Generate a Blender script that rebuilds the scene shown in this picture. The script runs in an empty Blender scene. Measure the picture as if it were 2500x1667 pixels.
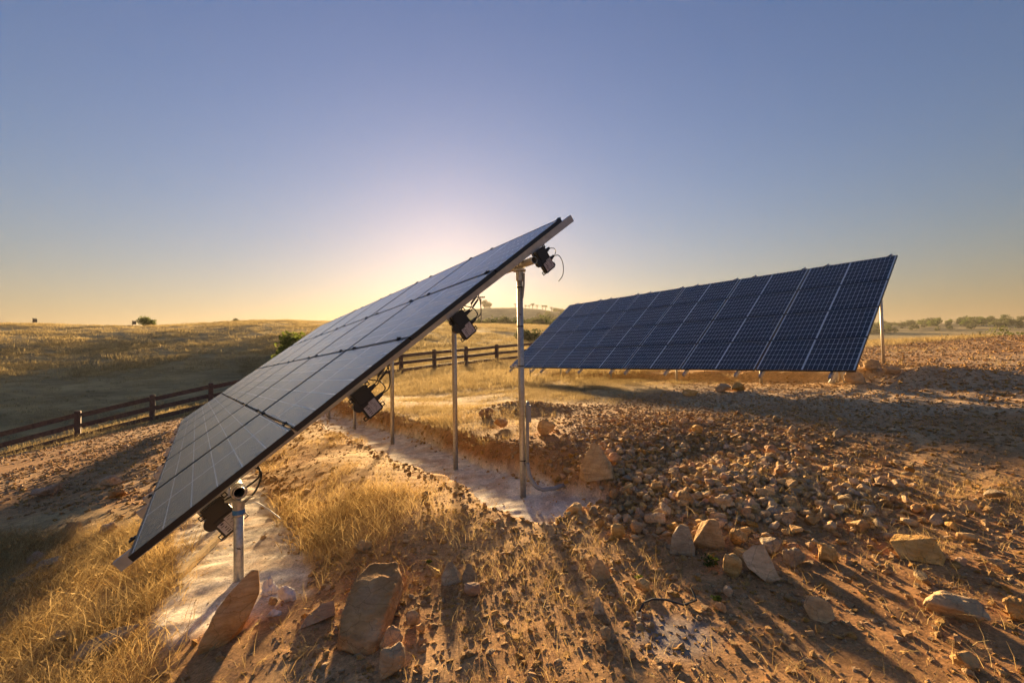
import bpy, bmesh, math, random
import numpy as np
from mathutils import Vector, Matrix
R = math.radians
rng = np.random.default_rng(7)
random.seed(7)
sc = bpy.context.scene
C = sc.collection

# ------------------------------------------------------------------ camera
CAMZ = 1.45
FPX = 1081.5
PITCH, ROLL = R(1.749), R(-0.999)
cam_d = bpy.data.cameras.new('camera')
cam = bpy.data.objects.new('camera', cam_d); C.objects.link(cam)
cam_d.sensor_width = 36.0
cam_d.lens = FPX / 2500.0 * 36.0
cam_d.clip_start = 0.05; cam_d.clip_end = 6000
cam.matrix_world = Matrix.Translation((0, 0, CAMZ)) @ Matrix.Rotation(R(90) + PITCH, 4, 'X') @ Matrix.Rotation(ROLL, 4, 'Z')
sc.camera = cam

# ------------------------------------------------------------------ sky, sun, exposure
SUN_AZ, SUN_EL = R(-8.1), R(10.5)
w = bpy.data.worlds.new('World'); sc.world = w; w.use_nodes = True
nt = w.node_tree; nt.nodes.clear()
wo = nt.nodes.new('ShaderNodeOutputWorld'); bg = nt.nodes.new('ShaderNodeBackground')
sky = nt.nodes.new('ShaderNodeTexSky'); sky.sky_type = 'NISHITA'; sky.sun_disc = False
sky.sun_elevation = SUN_EL; sky.sun_rotation = SUN_AZ
sky.altitude = 150; sky.air_density = 2.1; sky.dust_density = 0.5; sky.ozone_density = 5.2
bg.inputs['Strength'].default_value = 0.05
# dims the skylight against the sun: one even tint over the whole dome
tint = nt.nodes.new('ShaderNodeMix'); tint.data_type = 'RGBA'; tint.blend_type = 'MULTIPLY'; tint.inputs[0].default_value = 1.0
tint.inputs[7].default_value = (0.62, 0.55, 0.745, 1)
nt.links.new(sky.outputs[0], tint.inputs[6]); nt.links.new(tint.outputs[2], bg.inputs[0]); nt.links.new(bg.outputs[0], wo.inputs[0])
sd = bpy.data.lights.new('sun', 'SUN'); sun = bpy.data.objects.new('sun', sd); C.objects.link(sun)
sd.energy = 4.7; sd.angle = R(3.5); sd.color = (1.0, 0.68, 0.33)
sdir = Vector((math.sin(SUN_AZ) * math.cos(SUN_EL), math.cos(SUN_AZ) * math.cos(SUN_EL), math.sin(SUN_EL)))
sun.rotation_euler = sdir.to_track_quat('Z', 'Y').to_euler()
vs = sc.view_settings
vs.view_transform = 'Standard'; vs.look = 'None'; vs.gamma = 1.0; vs.use_curve_mapping = False
vs.exposure = 1.95
sc.cycles.max_bounces = 6; sc.cycles.diffuse_bounces = 2; sc.cycles.glossy_bounces = 3; sc.cycles.transparent_max_bounces = 8; sc.cycles.transmission_bounces = 2
sc.cycles.use_adaptive_sampling = True; sc.cycles.adaptive_threshold = 0.02; sc.cycles.adaptive_min_samples = 32

# ------------------------------------------------------------------ noise
def _hash(ix, iy, seed):
    h = (ix.astype(np.int64) * 374761393 + iy.astype(np.int64) * 668265263 + seed * 974634777) & 0xffffffff
    h = ((h ^ (h >> 13)) * 1274126177) & 0xffffffff
    h = h ^ (h >> 16)
    return (h & 0xffff) / 32767.5 - 1.0
def vnoise(x, y, seed=0):
    x = np.asarray(x, float); y = np.asarray(y, float)
    ix = np.floor(x); iy = np.floor(y); fx = x - ix; fy = y - iy
    ux = fx * fx * fx * (fx * (fx * 6 - 15) + 10); uy = fy * fy * fy * (fy * (fy * 6 - 15) + 10)
    a = _hash(ix, iy, seed); b = _hash(ix + 1, iy, seed); c = _hash(ix, iy + 1, seed); d = _hash(ix + 1, iy + 1, seed)
    return (a * (1 - ux) + b * ux) * (1 - uy) + (c * (1 - ux) + d * ux) * uy
def fbm(x, y, s, octv=3, seed=0):
    r = 0.0; amp = 1.0
    for k in range(octv):
        r = r + amp * vnoise(x / s + 17.3 * k, y / s - 9.1 * k, seed + k); amp *= 0.5; s *= 0.5
    return r
def sst(t, a, b):
    t = np.clip((np.asarray(t, float) - a) / (b - a), 0, 1); return t * t * (3 - 2 * t)

# ------------------------------------------------------------------ terrain
UH = np.array([-0.5797, 0.8148]); HH = np.array([0.8148, 0.5797]); AO = np.array([-2.1795, 2.5122])
F0 = np.array([-18.6, 19.0]); FD = np.array([0.806, 0.592]); FN = np.array([-0.592, 0.806])
CF, CB = 0.56, 2.97            # lateral position of the front and back post trenches
def ac(x, y):
    return (x - AO[0]) * UH[0] + (y - AO[1]) * UH[1], (x - AO[0]) * HH[0] + (y - AO[1]) * HH[1]
def base(x, y):
    xs = np.clip(x, -30, 30); ys = np.clip(y, -30, 36)
    z = 0.06 * xs + 0.03 * ys - 0.0066 * np.clip(-4 - xs, 0, 19) ** 2
    z = z + 0.012 * np.clip(3.4 - ys, 0, 3)
    return z + 0.18 * np.exp(-((xs - 8.6) ** 2 + (ys - 10.2) ** 2) / 2.2) + 0.006 * np.log1p(np.exp(np.clip((xs - 6.5) * 2, -30, 30))) / 2
def trench(x, y):
    """returns masks (back floor, front floor) 0..1"""
    a, c = ac(x, y)
    wob = 0.10 * vnoise(a * 1.3, c * 0 + 3.1, 41) + 0.06 * vnoise(a * 4, c * 3, 42) + 0.035 * vnoise(a * 13, c * 11, 44)
    wb = 0.42 + 0.06 * vnoise(a * 0.8, a * 0, 43)
    mb = (1 - sst(np.abs(c - CB + 0.04 + wob * 0.8), wb, wb + 0.055)) * sst(a, -0.62 + wob, -0.42 + wob) * (1 - sst(a, 12.2, 12.6))
    mf = (1 - sst(np.abs(c - CF + wob * 0.7), 0.36, 0.42)) * sst(a, -0.45 + wob, -0.25 + wob) * (1 - sst(a, 12.0, 12.4))
    return mb, mf
def height(x, y, detail=True):
    x = np.asarray(x, float); y = np.asarray(y, float)
    z = base(x, y)
    a, c = ac(x, y); d = (x - F0[0]) * FN[0] + (y - F0[1]) * FN[1]; s = (x - F0[0]) * FD[0] + (y - F0[1]) * FD[1]
    rr = np.hypot(x, y); az = np.degrees(np.arctan2(x, np.maximum(y, 1e-3)))
    az = np.where(y <= 0, np.sign(x) * 90, az)
    near = 1 - sst(rr, 14, 26)
    # bank beside the back trench, mound between the trenches
    al = sst(a, -0.7, 0.1) * (1 - sst(a, 12.3, 13))
    z = z + 0.17 * sst(c, CB + 0.34, CB + 0.62) * (1 - sst(c, CB + 0.9, CB + 3.2)) * al
    z = z + 0.09 * np.exp(-((c - 1.75) / 0.55) ** 2) * al * (0.8 + 0.6 * vnoise(a * 1.1, c, 5))
    z = z - 0.07 * (1 - sst(c, -0.1, 0.35)) * (1 - sst(np.hypot(x + 3, y - 3), 3.5, 6))
    mb, mf = trench(x, y)
    # stony heap on the right and its little pit beside the near back post
    z = z + 0.16 * np.exp(-(((x - 2.2) / 1.5) ** 2 + ((y - 6.3) / 1.3) ** 2)) + 0.09 * np.exp(-(((x - 1.8) / 1.0) ** 2 + ((y - 4.0) / 0.6) ** 2))
    z = z + 0.22 * np.exp(-(((x - 0.2) / 0.9) ** 2 + ((y - 8.7) / 0.7) ** 2))
    z = z - 0.16 * np.exp(-(((x - 0.52) / 0.28) ** 2 + ((y - 4.85) / 0.30) ** 2))
    z = z + 0.20 * np.exp(-(((x - 8.2) / 1.3) ** 2 + ((y - 8.9) / 0.6) ** 2))
    a2_ = (x - 6.481) * -0.5983 + (y - 8.377) * 0.8013; c2_ = (x - 6.481) * 0.8013 + (y - 8.377) * 0.5983
    z = z + 0.20 * sst(c2_, 1.0, 1.35) * (1 - sst(c2_, 2.2, 3.4)) * sst(a2_, -0.4, 0.3) * (1 - sst(a2_, 10.5, 11.5)) * (0.85 + 0.4 * vnoise(x * 1.7, y * 1.7, 88))
    # far side of the fence
    dd = np.clip(d, 0, None)
    sl = np.clip(s, -30, 40); fx = F0[0] + FD[0] * sl; fy = F0[1] + FD[1] * sl
    zf = base(fx, fy)
    wl = 1 - sst(az, 22, 36)
    htop = 8.7 + 2.3 * sst(az, -46, -22) + 0.5 * vnoise(az / 7, az * 0, 9)
    t = np.clip(dd / 95, 0, 1.0)
    S = 0.45 * t + 0.55 * t * t * (3 - 2 * t)
    far = zf + (htop - zf) * S - 1.5 * np.exp(-((dd - 13) / 9) ** 2) * (1 - sst(s, 6, 22)) * sst(dd, 0, 8)
    far = far + (0.35 * fbm(x, y, 22, 2, 11) + 0.10 * fbm(x, y, 5, 2, 12)) * sst(dd, 3, 20)
    far = far - 5.0 * sst(dd, 110, 220)
    z = np.where(d > 0, zf * 0 + far * wl + (1 - wl) * z, z)
    # drop behind the plateau edge on the right
    z = z - 5.5 * sst(rr, 27, 60) * (1 - wl) * sst(y, -5, 5)
    # distant hills
    def hill(a0, wd, r0, wr, el): return r0 * math.tan(R(el)) * np.exp(-np.abs((az - a0) / wd) ** 3) * np.exp(-((rr - r0) / wr) ** 2)
    hz = hill(-3, 16, 520, 130, 5.5) + hill(44, 17, 700, 200, 2.5) + hill(20, 12, 800, 200, 3.0) + hill(-60, 25, 600, 150, 2.0) + hill(75, 16, 600, 150, 3.0)
    z = z + hz
    if detail:
        rough = 1 - 0.75 * np.maximum(mb, mf)
        z = z + near * rough * (0.013 * fbm(x, y, 1.2, 2, 20) + 0.0045 * fbm(x, y, 0.28, 3, 30)) + near * 0.003 * fbm(x, y, 0.12, 2, 33)
        clod = np.clip(fbm(x, y, 0.16, 2, 35), 0.1, 1) - 0.1
        z = z + near * rough * 0.008 * clod
        # ruts on the graded right side
        rt = sst(x, 2.6, 4.0) * near * (1 - sst(y, 9, 12))
        z = z + rt * 0.009 * np.sin((x * 0.55 - y * 0.95 + 0.25 * vnoise(x * 0.8, y * 0.8, 50)) * 9.0)
    fl = np.where(c > 1.7, base(x, y) - 0.105, base(x, y) - 0.02)
    fl = fl + 0.017 * fbm(x, y, 0.40, 5, 60) + 0.010 * fbm(a * 1.0 + 0.4 * c, c * 0.45, 0.10, 2, 61) * (0.6 + 0.5 * vnoise(x * 2, y * 2, 62))
    m = np.maximum(mb, mf)
    return z * (1 - m) + fl * m
def h1(x, y): return float(height(np.array([x]), np.array([y]))[0])
def ray(px, py):
    """direction of the photograph's pixel (2500 x 1667)"""
    a, b = px - 1250.0, py - 833.5
    cr, sr = math.cos(ROLL), math.sin(ROLL)
    a, b = a * cr + b * sr, -a * sr + b * cr
    c, s = math.cos(PITCH), math.sin(PITCH)
    d = (a / FPX, 1.0, -b / FPX)
    return np.array([d[0], d[1] * c - d[2] * s, d[1] * s + d[2] * c])
def on_ground(px, py):
    """ground point that the photograph shows at a pixel"""
    d = ray(px, py)
    t = np.concatenate([np.arange(1.2, 20, 0.01), np.arange(20, 200, 0.1), np.arange(200, 1200, 1.0)])
    zz = CAMZ + d[2] * t; hh = height(d[0] * t, d[1] * t)
    k = np.argmax(zz <= hh)
    tt = t[k] if (zz <= hh).any() else 60.0
    return np.array([d[0] * tt, d[1] * tt, h1(d[0] * tt, d[1] * tt)])
DS = 2500 / 2352.0
def gd(dx, dy): return on_ground(dx * DS, dy * DS)      # coordinates read off the 2352-wide view

# ------------------------------------------------------------------ materials
def mat(name):
    m = bpy.data.materials.new(name); m.use_nodes = True
    n = m.node_tree; n.nodes.clear()
    o = n.nodes.new('ShaderNodeOutputMaterial')
    return m, n, o
def N(n, t, **kw):
    x = n.nodes.new(t)
    for k, v in kw.items():
        if k.startswith('i_'): x.inputs[k[2:].replace('_', ' ')].default_value = v
        else: setattr(x, k, v)
    return x
def ramp(n, src, stops):
    r = n.nodes.new('ShaderNodeValToRGB'); e = r.color_ramp.elements
    while len(e) < len(stops): e.new(0.5)
    for q, (p, c) in zip(e, stops): q.position = p; q.color = (*c, 1) if len(c) == 3 else c
    n.links.new(src, r.inputs[0]); return r.outputs[0]
def mix(n, fac, a, b, mode='MIX'):
    m = n.nodes.new('ShaderNodeMix'); m.data_type = 'RGBA'; m.blend_type = mode
    for i, v in ((0, fac), (6, a), (7, b)):
        if hasattr(v, 'is_linked') or isinstance(v, bpy.types.NodeSocket): n.links.new(v, m.inputs[i])
        else: m.inputs[i].default_value = (*v, 1) if isinstance(v, tuple) and len(v) == 3 else v
    return m.outputs[2]
def noise(n, scale, detail=4, vec=None, rough=0.6):
    t = N(n, 'ShaderNodeTexNoise'); t.inputs['Scale'].default_value = scale; t.inputs['Detail'].default_value = detail; t.inputs['Roughness'].default_value = rough
    if vec is not None: n.links.new(vec, t.inputs['Vector'])
    return t.outputs[0]
def bump(n, hsrc, strength, dist, prev=None):
    b = N(n, 'ShaderNodeBump'); b.inputs['Strength'].default_value = strength; b.inputs['Distance'].default_value = dist
    n.links.new(hsrc, b.inputs['Height'])
    if prev is not None: n.links.new(prev, b.inputs['Normal'])
    return b.outputs[0]
def simple(name, col, rough=0.6, metal=0.0, var=0.0, vscale=30.0, bmp=0.0, coat=0.0):
    m, n, o = mat(name)
    p = N(n, 'ShaderNodeBsdfPrincipled'); p.inputs['Roughness'].default_value = rough; p.inputs['Metallic'].default_value = metal
    p.inputs['Coat Weight'].default_value = coat
    tc = N(n, 'ShaderNodeTexCoord')
    if var > 0:
        f = noise(n, vscale, 5, tc.outputs['Object'])
        dk = tuple(c * (1 - var) for c in col); lt = tuple(min(1, c * (1 + var)) for c in col)
        c = ramp(n, f, [(0.3, dk), (0.7, lt)]); n.links.new(c, p.inputs['Base Color'])
        if bmp: n.links.new(bump(n, f, bmp, 0.01), p.inputs['Normal'])
    else: p.inputs['Base Color'].default_value = (*col, 1)
    n.links.new(p.outputs[0], o.inputs[0]); return m
M = {}
M['frame'] = simple('black_anodised_frame', (0.012, 0.012, 0.014), 0.38, 0.0)
M['rail'] = simple('galvanised_rail', (0.42, 0.41, 0.41), 0.5, 0.6, 0.15, 18)
M['pipe'] = simple('galvanised_pipe', (0.46, 0.44, 0.41), 0.5, 0.85, 0.25, 45, 0.08)
M['plastic'] = simple('black_plastic', (0.016, 0.016, 0.016), 0.5)
M['cable'] = simple('black_cable', (0.012, 0.012, 0.012), 0.5)
M['sticker'] = simple('grey_sticker', (0.42, 0.38, 0.38), 0.5)
M['stickerdark'] = simple('dark_sticker_print', (0.05, 0.04, 0.045), 0.5)
M['pvc'] = simple('grey_pvc', (0.27, 0.27, 0.28), 0.45, 0, 0.1, 20)
M['pvcwhite'] = simple('white_pvc', (0.62, 0.60, 0.57), 0.45, 0, 0.1, 12)
M['blue'] = simple('blue_tape', (0.03, 0.16, 0.40), 0.5)
M['ink'] = simple('black_ink', (0.01, 0.01, 0.01), 0.6)
M['fence'] = simple('brown_stained_wood', (0.13, 0.068, 0.048), 0.7, 0, 0.45, 9, 0.3)
M['stake'] = simple('weathered_stake_wood', (0.52, 0.37, 0.19), 0.75, 0, 0.3, 25, 0.3)
M['pink'] = simple('pink_paint', (0.52, 0.16, 0.17), 0.7, 0, 0.25, 25)
M['strap'] = simple('black_strap', (0.015, 0.015, 0.017), 0.5)
M['buckle'] = simple('pale_buckle', (0.60, 0.52, 0.40), 0.4, 0.3)
M['white'] = simple('white_paint', (0.75, 0.74, 0.70), 0.5)
M['mast'] = simple('mast_steel', (0.16, 0.12, 0.08), 0.6)
M['backsheet'] = simple('white_backsheet', (0.86, 0.86, 0.87), 0.5)
M['trunk'] = simple('bark', (0.09, 0.06, 0.04), 0.9, 0, 0.3, 4)
M['concrete_lump'] = simple('pale_dried_concrete', (0.60, 0.57, 0.54), 0.9, 0, 0.2, 30, 0.8)

def cell_mat():
    m, n, o = mat('silicon_cell')
    p = N(n, 'ShaderNodeBsdfPrincipled'); tc = N(n, 'ShaderNodeTexCoord'); oi = N(n, 'ShaderNodeObjectInfo')
    f = noise(n, 3.0, 2, tc.outputs['Object'])
    c = ramp(n, f, [(0.35, (0.007, 0.007, 0.016)), (0.65, (0.013, 0.013, 0.026))])
    wv = N(n, 'ShaderNodeTexWave', wave_type='BANDS', bands_direction='Y'); wv.inputs['Scale'].default_value = 20.0
    n.links.new(tc.outputs['Object'], wv.inputs['Vector'])
    f2 = ramp(n, wv.outputs[0], [(0.93, (0, 0, 0)), (0.99, (0.10, 0.10, 0.10))])
    n.links.new(mix(n, 1.0, c, f2, 'ADD'), p.inputs['Base Color'])
    p.inputs['Roughness'].default_value = 0.45
    n.links.new(p.outputs[0], o.inputs[0]); return m
M['cell'] = cell_mat()
def glass_mat():
    m, n, o = mat('textured_panel_glass')
    tr = N(n, 'ShaderNodeBsdfTransparent'); tr.inputs[0].default_value = (0.97, 0.98, 0.98, 1)
    gl = N(n, 'ShaderNodeBsdfGlossy'); gl.inputs['Roughness'].default_value = 0.22; gl.inputs[0].default_value = (0.92, 0.93, 0.95, 1)
    tc = N(n, 'ShaderNodeTexCoord'); mp = N(n, 'ShaderNodeMapping'); mp.inputs['Scale'].default_value = (2.5, 70, 1)
    n.links.new(tc.outputs['Object'], mp.inputs[0])
    f = noise(n, 1.6, 6, mp.outputs[0], 0.65)
    n.links.new(bump(n, f, 0.32, 0.004), gl.inputs['Normal'])
    fr = N(n, 'ShaderNodeFresnel'); fr.inputs[0].default_value = 1.30
    # a film of dust scatters a little
    df = N(n, 'ShaderNodeBsdfDiffuse'); df.inputs[0].default_value = (0.42, 0.38, 0.34, 1)
    mp2 = N(n, 'ShaderNodeMapping'); mp2.inputs['Scale'].default_value = (1.2, 24, 1); n.links.new(tc.outputs['Object'], mp2.inputs[0])
    d1 = ramp(n, noise(n, 2.2, 8, mp2.outputs[0], 0.7), [(0.35, (0.010,) * 3), (0.6, (0.035,) * 3), (0.75, (0.11,) * 3)])
    m1 = N(n, 'ShaderNodeMixShader'); n.links.new(d1, m1.inputs[0]); n.links.new(tr.outputs[0], m1.inputs[1]); n.links.new(df.outputs[0], m1.inputs[2])
    gb = N(n, 'ShaderNodeNewGeometry'); iv = N(n, 'ShaderNodeMath', operation='SUBTRACT'); iv.inputs[0].default_value = 1.0; n.links.new(gb.outputs['Backfacing'], iv.inputs[1])
    fm = N(n, 'ShaderNodeMath', operation='MULTIPLY'); n.links.new(fr.outputs[0], fm.inputs[0]); n.links.new(iv.outputs[0], fm.inputs[1])
    m2 = N(n, 'ShaderNodeMixShader'); n.links.new(fm.outputs[0], m2.inputs[0]); n.links.new(m1.outputs[0], m2.inputs[1]); n.links.new(gl.outputs[0], m2.inputs[2])
    n.links.new(m2.outputs[0], o.inputs[0]); return m
M['glass'] = glass_mat()
def rock_mat(name, dark, mid, light, sc_=6.0):
    m, n, o = mat(name)
    p = N(n, 'ShaderNodeBsdfPrincipled'); p.inputs['Roughness'].default_value = 0.9; p.inputs['Specular IOR Level'].default_value = 0.2
    tc = N(n, 'ShaderNodeTexCoord'); oi = N(n, 'ShaderNodeObjectInfo'); ge = N(n, 'ShaderNodeNewGeometry')
    f = noise(n, sc_, 5, ge.outputs['Position'], 0.65)
    c = ramp(n, f, [(0.28, dark), (0.5, mid), (0.74, light)])
    vo = N(n, 'ShaderNodeTexVoronoi', feature='DISTANCE_TO_EDGE'); vo.inputs['Scale'].default_value = sc_ * 1.6
    wp_ = N(n, 'ShaderNodeVectorMath', operation='MULTIPLY_ADD'); wp_.inputs[1].default_value = (0.12,) * 3; n.links.new(f, wp_.inputs[0]); n.links.new(ge.outputs['Position'], wp_.inputs[2]); n.links.new(wp_.outputs[0], vo.inputs['Vector'])
    ck = ramp(n, vo.outputs['Distance'], [(0.0, (0.62, 0.58, 0.55)), (0.025, (1, 1, 1))])
    st_ = N(n, 'ShaderNodeMapping'); st_.inputs['Scale'].default_value = (1, 1, 5); st_.inputs['Rotation'].default_value = (0.5, 0.3, 0); n.links.new(ge.outputs['Position'], st_.inputs[0])
    lay = ramp(n, noise(n, sc_ * 1.3, 4, st_.outputs[0]), [(0.35, (0.78, 0.72, 0.68)), (0.65, (1.12, 1.1, 1.06))])
    c = mix(n, 1.0, mix(n, 0.8, c, ck, 'MULTIPLY'), lay, 'MULTIPLY')
    hs = N(n, 'ShaderNodeHueSaturation'); n.links.new(c, hs.inputs['Color'])
    mr = N(n, 'ShaderNodeMapRange'); mr.inputs[3].default_value = 0.78; mr.inputs[4].default_value = 1.18
    n.links.new(oi.outputs['Random'], mr.inputs[0]); n.links.new(mr.outputs[0], hs.inputs['Value'])
    mr2 = N(n, 'ShaderNodeMapRange'); mr2.inputs[3].default_value = 0.85; mr2.inputs[4].default_value = 1.22
    mth = N(n, 'ShaderNodeMath', operation='FRACT'); mt2 = N(n, 'ShaderNodeMath', operation='MULTIPLY'); mt2.inputs[1].default_value = 7.31
    n.links.new(oi.outputs['Random'], mt2.inputs[0]); n.links.new(mt2.outputs[0], mth.inputs[0]); n.links.new(mth.outputs[0], mr2.inputs[0]); n.links.new(mr2.outputs[0], hs.inputs['Saturation'])
    n.links.new(hs.outputs[0], p.inputs['Base Color'])
    f2 = noise(n, sc_ * 8, 4, ge.outputs['Position'], 0.7)
    n.links.new(bump(n, f2, 0.8, 0.010, bump(n, f, 0.7, 0.04)), p.inputs['Normal'])
    n.links.new(p.outputs[0], o.inputs[0]); return m
M['rock'] = rock_mat('tan_rock', (0.44, 0.27, 0.12), (0.64, 0.43, 0.22), (0.74, 0.56, 0.34))
M['redrock'] = rock_mat('reddish_rock', (0.38, 0.21, 0.11), (0.58, 0.36, 0.20), (0.70, 0.49, 0.32), 5)
M['greyrock'] = rock_mat('grey_brown_rock', (0.27, 0.20, 0.12), (0.45, 0.35, 0.22), (0.60, 0.49, 0.32), 7)
M['gravel'] = rock_mat('gravel_stone', (0.46, 0.265, 0.11), (0.62, 0.40, 0.19), (0.74, 0.54, 0.32), 20)
def leaf_mat(name, c0, c1, trans=0.45, pos=False):
    m, n, o = mat(name)
    oi = N(n, 'ShaderNodeObjectInfo'); ge = N(n, 'ShaderNodeNewGeometry')
    f = noise(n, 1.7, 3, ge.outputs['Position'])
    rnd = N(n, 'ShaderNodeMath', operation='ADD'); n.links.new(f, rnd.inputs[0])
    mm = N(n, 'ShaderNodeMath', operation='MULTIPLY_ADD'); mm.inputs[1].default_value = 0.7; mm.inputs[2].default_value = -0.35
    n.links.new(oi.outputs['Random'], mm.inputs[0]); n.links.new(mm.outputs[0], rnd.inputs[1])
    c = ramp(n, rnd.outputs[0], [(0.2, c0), (0.8, c1)])
    d = N(n, 'ShaderNodeBsdfDiffuse'); t = N(n, 'ShaderNodeBsdfTranslucent')
    n.links.new(c, d.inputs[0]); n.links.new(c, t.inputs[0])
    ms = N(n, 'ShaderNodeMixShader'); ms.inputs[0].default_value = trans
    n.links.new(d.outputs[0], ms.inputs[1]); n.links.new(t.outputs[0], ms.inputs[2]); n.links.new(ms.outputs[0], o.inputs[0]); return m
M['straw'] = leaf_mat('dry_straw', (0.36, 0.23, 0.085), (0.62, 0.46, 0.22), 0.5)
M['strawpale'] = leaf_mat('pale_dry_grass', (0.32, 0.23, 0.10), (0.54, 0.42, 0.22), 0.5)
M['fieldgrass'] = leaf_mat('field_grass', (0.27, 0.205, 0.095), (0.56, 0.43, 0.21), 0.5)
M['leaf'] = leaf_mat('green_leaf', (0.07, 0.10, 0.022), (0.17, 0.21, 0.045), 0.4)
M['leafbright'] = leaf_mat('bright_green_leaf', (0.12, 0.15, 0.03), (0.26, 0.30, 0.06), 0.5)
M['leafdark'] = leaf_mat('dark_oak_leaf', (0.075, 0.085, 0.038), (0.15, 0.16, 0.065), 0.35)

def ground_mat():
    m, n, o = mat('ground_soil')
    p = N(n, 'ShaderNodeBsdfPrincipled'); p.inputs['Roughness'].default_value = 0.95; p.inputs['Specular IOR Level'].default_value = 0.15
    ge = N(n, 'ShaderNodeNewGeometry'); P = ge.outputs['Position']
    at = N(n, 'ShaderNodeVertexColor', layer_name='Col')
    sep = N(n, 'ShaderNodeSeparateColor'); at2 = N(n, 'ShaderNodeVertexColor', layer_name='Mask'); n.links.new(at2.outputs[0], sep.inputs[0])
    f1 = noise(n, 9, 6, P, 0.68); f2 = noise(n, 70, 4, P, 0.7)
    v1 = ramp(n, f1, [(0.25, (0.55,) * 3), (0.5, (0.95,) * 3), (0.8, (1.45,) * 3)])
    v2 = ramp(n, f2, [(0.3, (0.6,) * 3), (0.7, (1.35,) * 3)])
    c = mix(n, 1.0, at.outputs[0], v1, 'MULTIPLY'); c = mix(n, 1.0, c, v2, 'MULTIPLY')
    # field streaks (mask red): dry grass over darker olive thatch
    mp = N(n, 'ShaderNodeMapping'); mp.inputs['Scale'].default_value = (0.35, 1.0, 1.0); n.links.new(P, mp.inputs[0])
    ff = noise(n, 0.42, 9, mp.outputs[0], 0.72)
    fc = ramp(n, ff, [(0.30, (0.19, 0.14, 0.065)), (0.47, (0.34, 0.25, 0.11)), (0.62, (0.52, 0.38, 0.17)), (0.8, (0.62, 0.48, 0.24))])
    c = mix(n, sep.outputs[0], c, fc)
    n.links.new(c, p.inputs['Base Color'])
    b = bump(n, f1, 0.5, 0.012); b = bump(n, f2, 0.6, 0.004, b)
    n.links.new(b, p.inputs['Normal'])
    n.links.new(p.outputs[0], o.inputs[0]); return m
M['ground'] = ground_mat()

# ------------------------------------------------------------------ mesh helpers
class MB:
    def __init__(s): s.v = []; s.f = []
    def add(s, vs, fs):
        k = len(s.v); s.v += [tuple(map(float, q)) for q in vs]; s.f += [tuple(i + k for i in f) for f in fs]
    def box(s, c, hx, hy, hz, ax=None):
        c = np.array(c, float); ax = np.eye(3) if ax is None else np.array(ax, float)
        vs = [c + ax[0] * hx * i + ax[1] * hy * j + ax[2] * hz * k for k in (-1, 1) for j in (-1, 1) for i in (-1, 1)]
        s.add(vs, [(0, 2, 3, 1), (4, 5, 7, 6), (0, 1, 5, 4), (2, 6, 7, 3), (0, 4, 6, 2), (1, 3, 7, 5)])
    def tube(s, pts, r, n=12, caps=True, hollow=False):
        pts = [np.array(q, float) for q in pts]; rs = r if hasattr(r, '__len__') else [r] * len(pts)
        rings = []
        t0 = pts[1] - pts[0]; ref = np.array([0, 0, 1.0]) if abs(t0[2]) < 0.9 * np.linalg.norm(t0) else np.array([1.0, 0, 0])
        for i, q in enumerate(pts):
            t = pts[min(i + 1, len(pts) - 1)] - pts[max(i - 1, 0)]; t = t / np.linalg.norm(t)
            a = np.cross(t, ref); a /= np.linalg.norm(a); b = np.cross(t, a)
            rings.append([q + rs[i] * (a * math.cos(2 * math.pi * k / n) + b * math.sin(2 * math.pi * k / n)) for k in range(n)])
        vs = [q for rg in rings for q in rg]; fs = []
        for i in range(len(pts) - 1):
            for k in range(n):
                fs.append((i * n + k, i * n + (k + 1) % n, (i + 1) * n + (k + 1) % n, (i + 1) * n + k))
        if caps and not hollow:
            fs.append(tuple(range(n - 1, -1, -1))); fs.append(tuple(range((len(pts) - 1) * n, len(pts) * n)))
        s.add(vs, fs)
    def prism(s, poly, c, ax, h):
        """extrude a 2D polygon along ax[2] by +-h"""
        c = np.array(c, float); n = len(poly)
        lo = [c + ax[0] * x + ax[1] * y - ax[2] * h for x, y in poly]; hi = [c + ax[0] * x + ax[1] * y + ax[2] * h for x, y in poly]
        s.add(lo + hi, [tuple(range(n - 1, -1, -1)), tuple(range(n, 2 * n))] + [(k, (k + 1) % n, n + (k + 1) % n, n + k) for k in range(n)])
    def mesh(s, name, m, smooth=False):
        me = bpy.data.meshes.new(name); me.from_pydata(s.v, [], s.f); me.materials.append(m)
        if smooth: me.polygons.foreach_set('use_smooth', [True] * len(me.polygons))
        me.update(); return me
    def build(s, name, m, parent=None, world=False, smooth=False):
        """world: the vertices are world coordinates and are brought into the parent's frame"""
        if world and parent is not None:
            inv = wm(parent).inverted(); s.v = [tuple(inv @ Vector(q)) for q in s.v]
        return link(name, s.mesh(name, m, smooth), parent)
def wm(o):
    m = o.matrix_basis.copy()
    while o.parent: o = o.parent; m = o.matrix_basis @ m
    return m
def link(name, me, parent=None):
    o = bpy.data.objects.new(name, me); C.objects.link(o)
    if parent is not None: o.parent = parent
    return o
def tag(o, label, cat, group=None):
    o['label'] = label; o['category'] = cat
    if group: o['group'] = group
    return o
def empty(name, mtx):
    o = bpy.data.objects.new(name, None); C.objects.link(o); o.empty_display_size = 0.2; o.matrix_basis = mtx; return o

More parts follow.
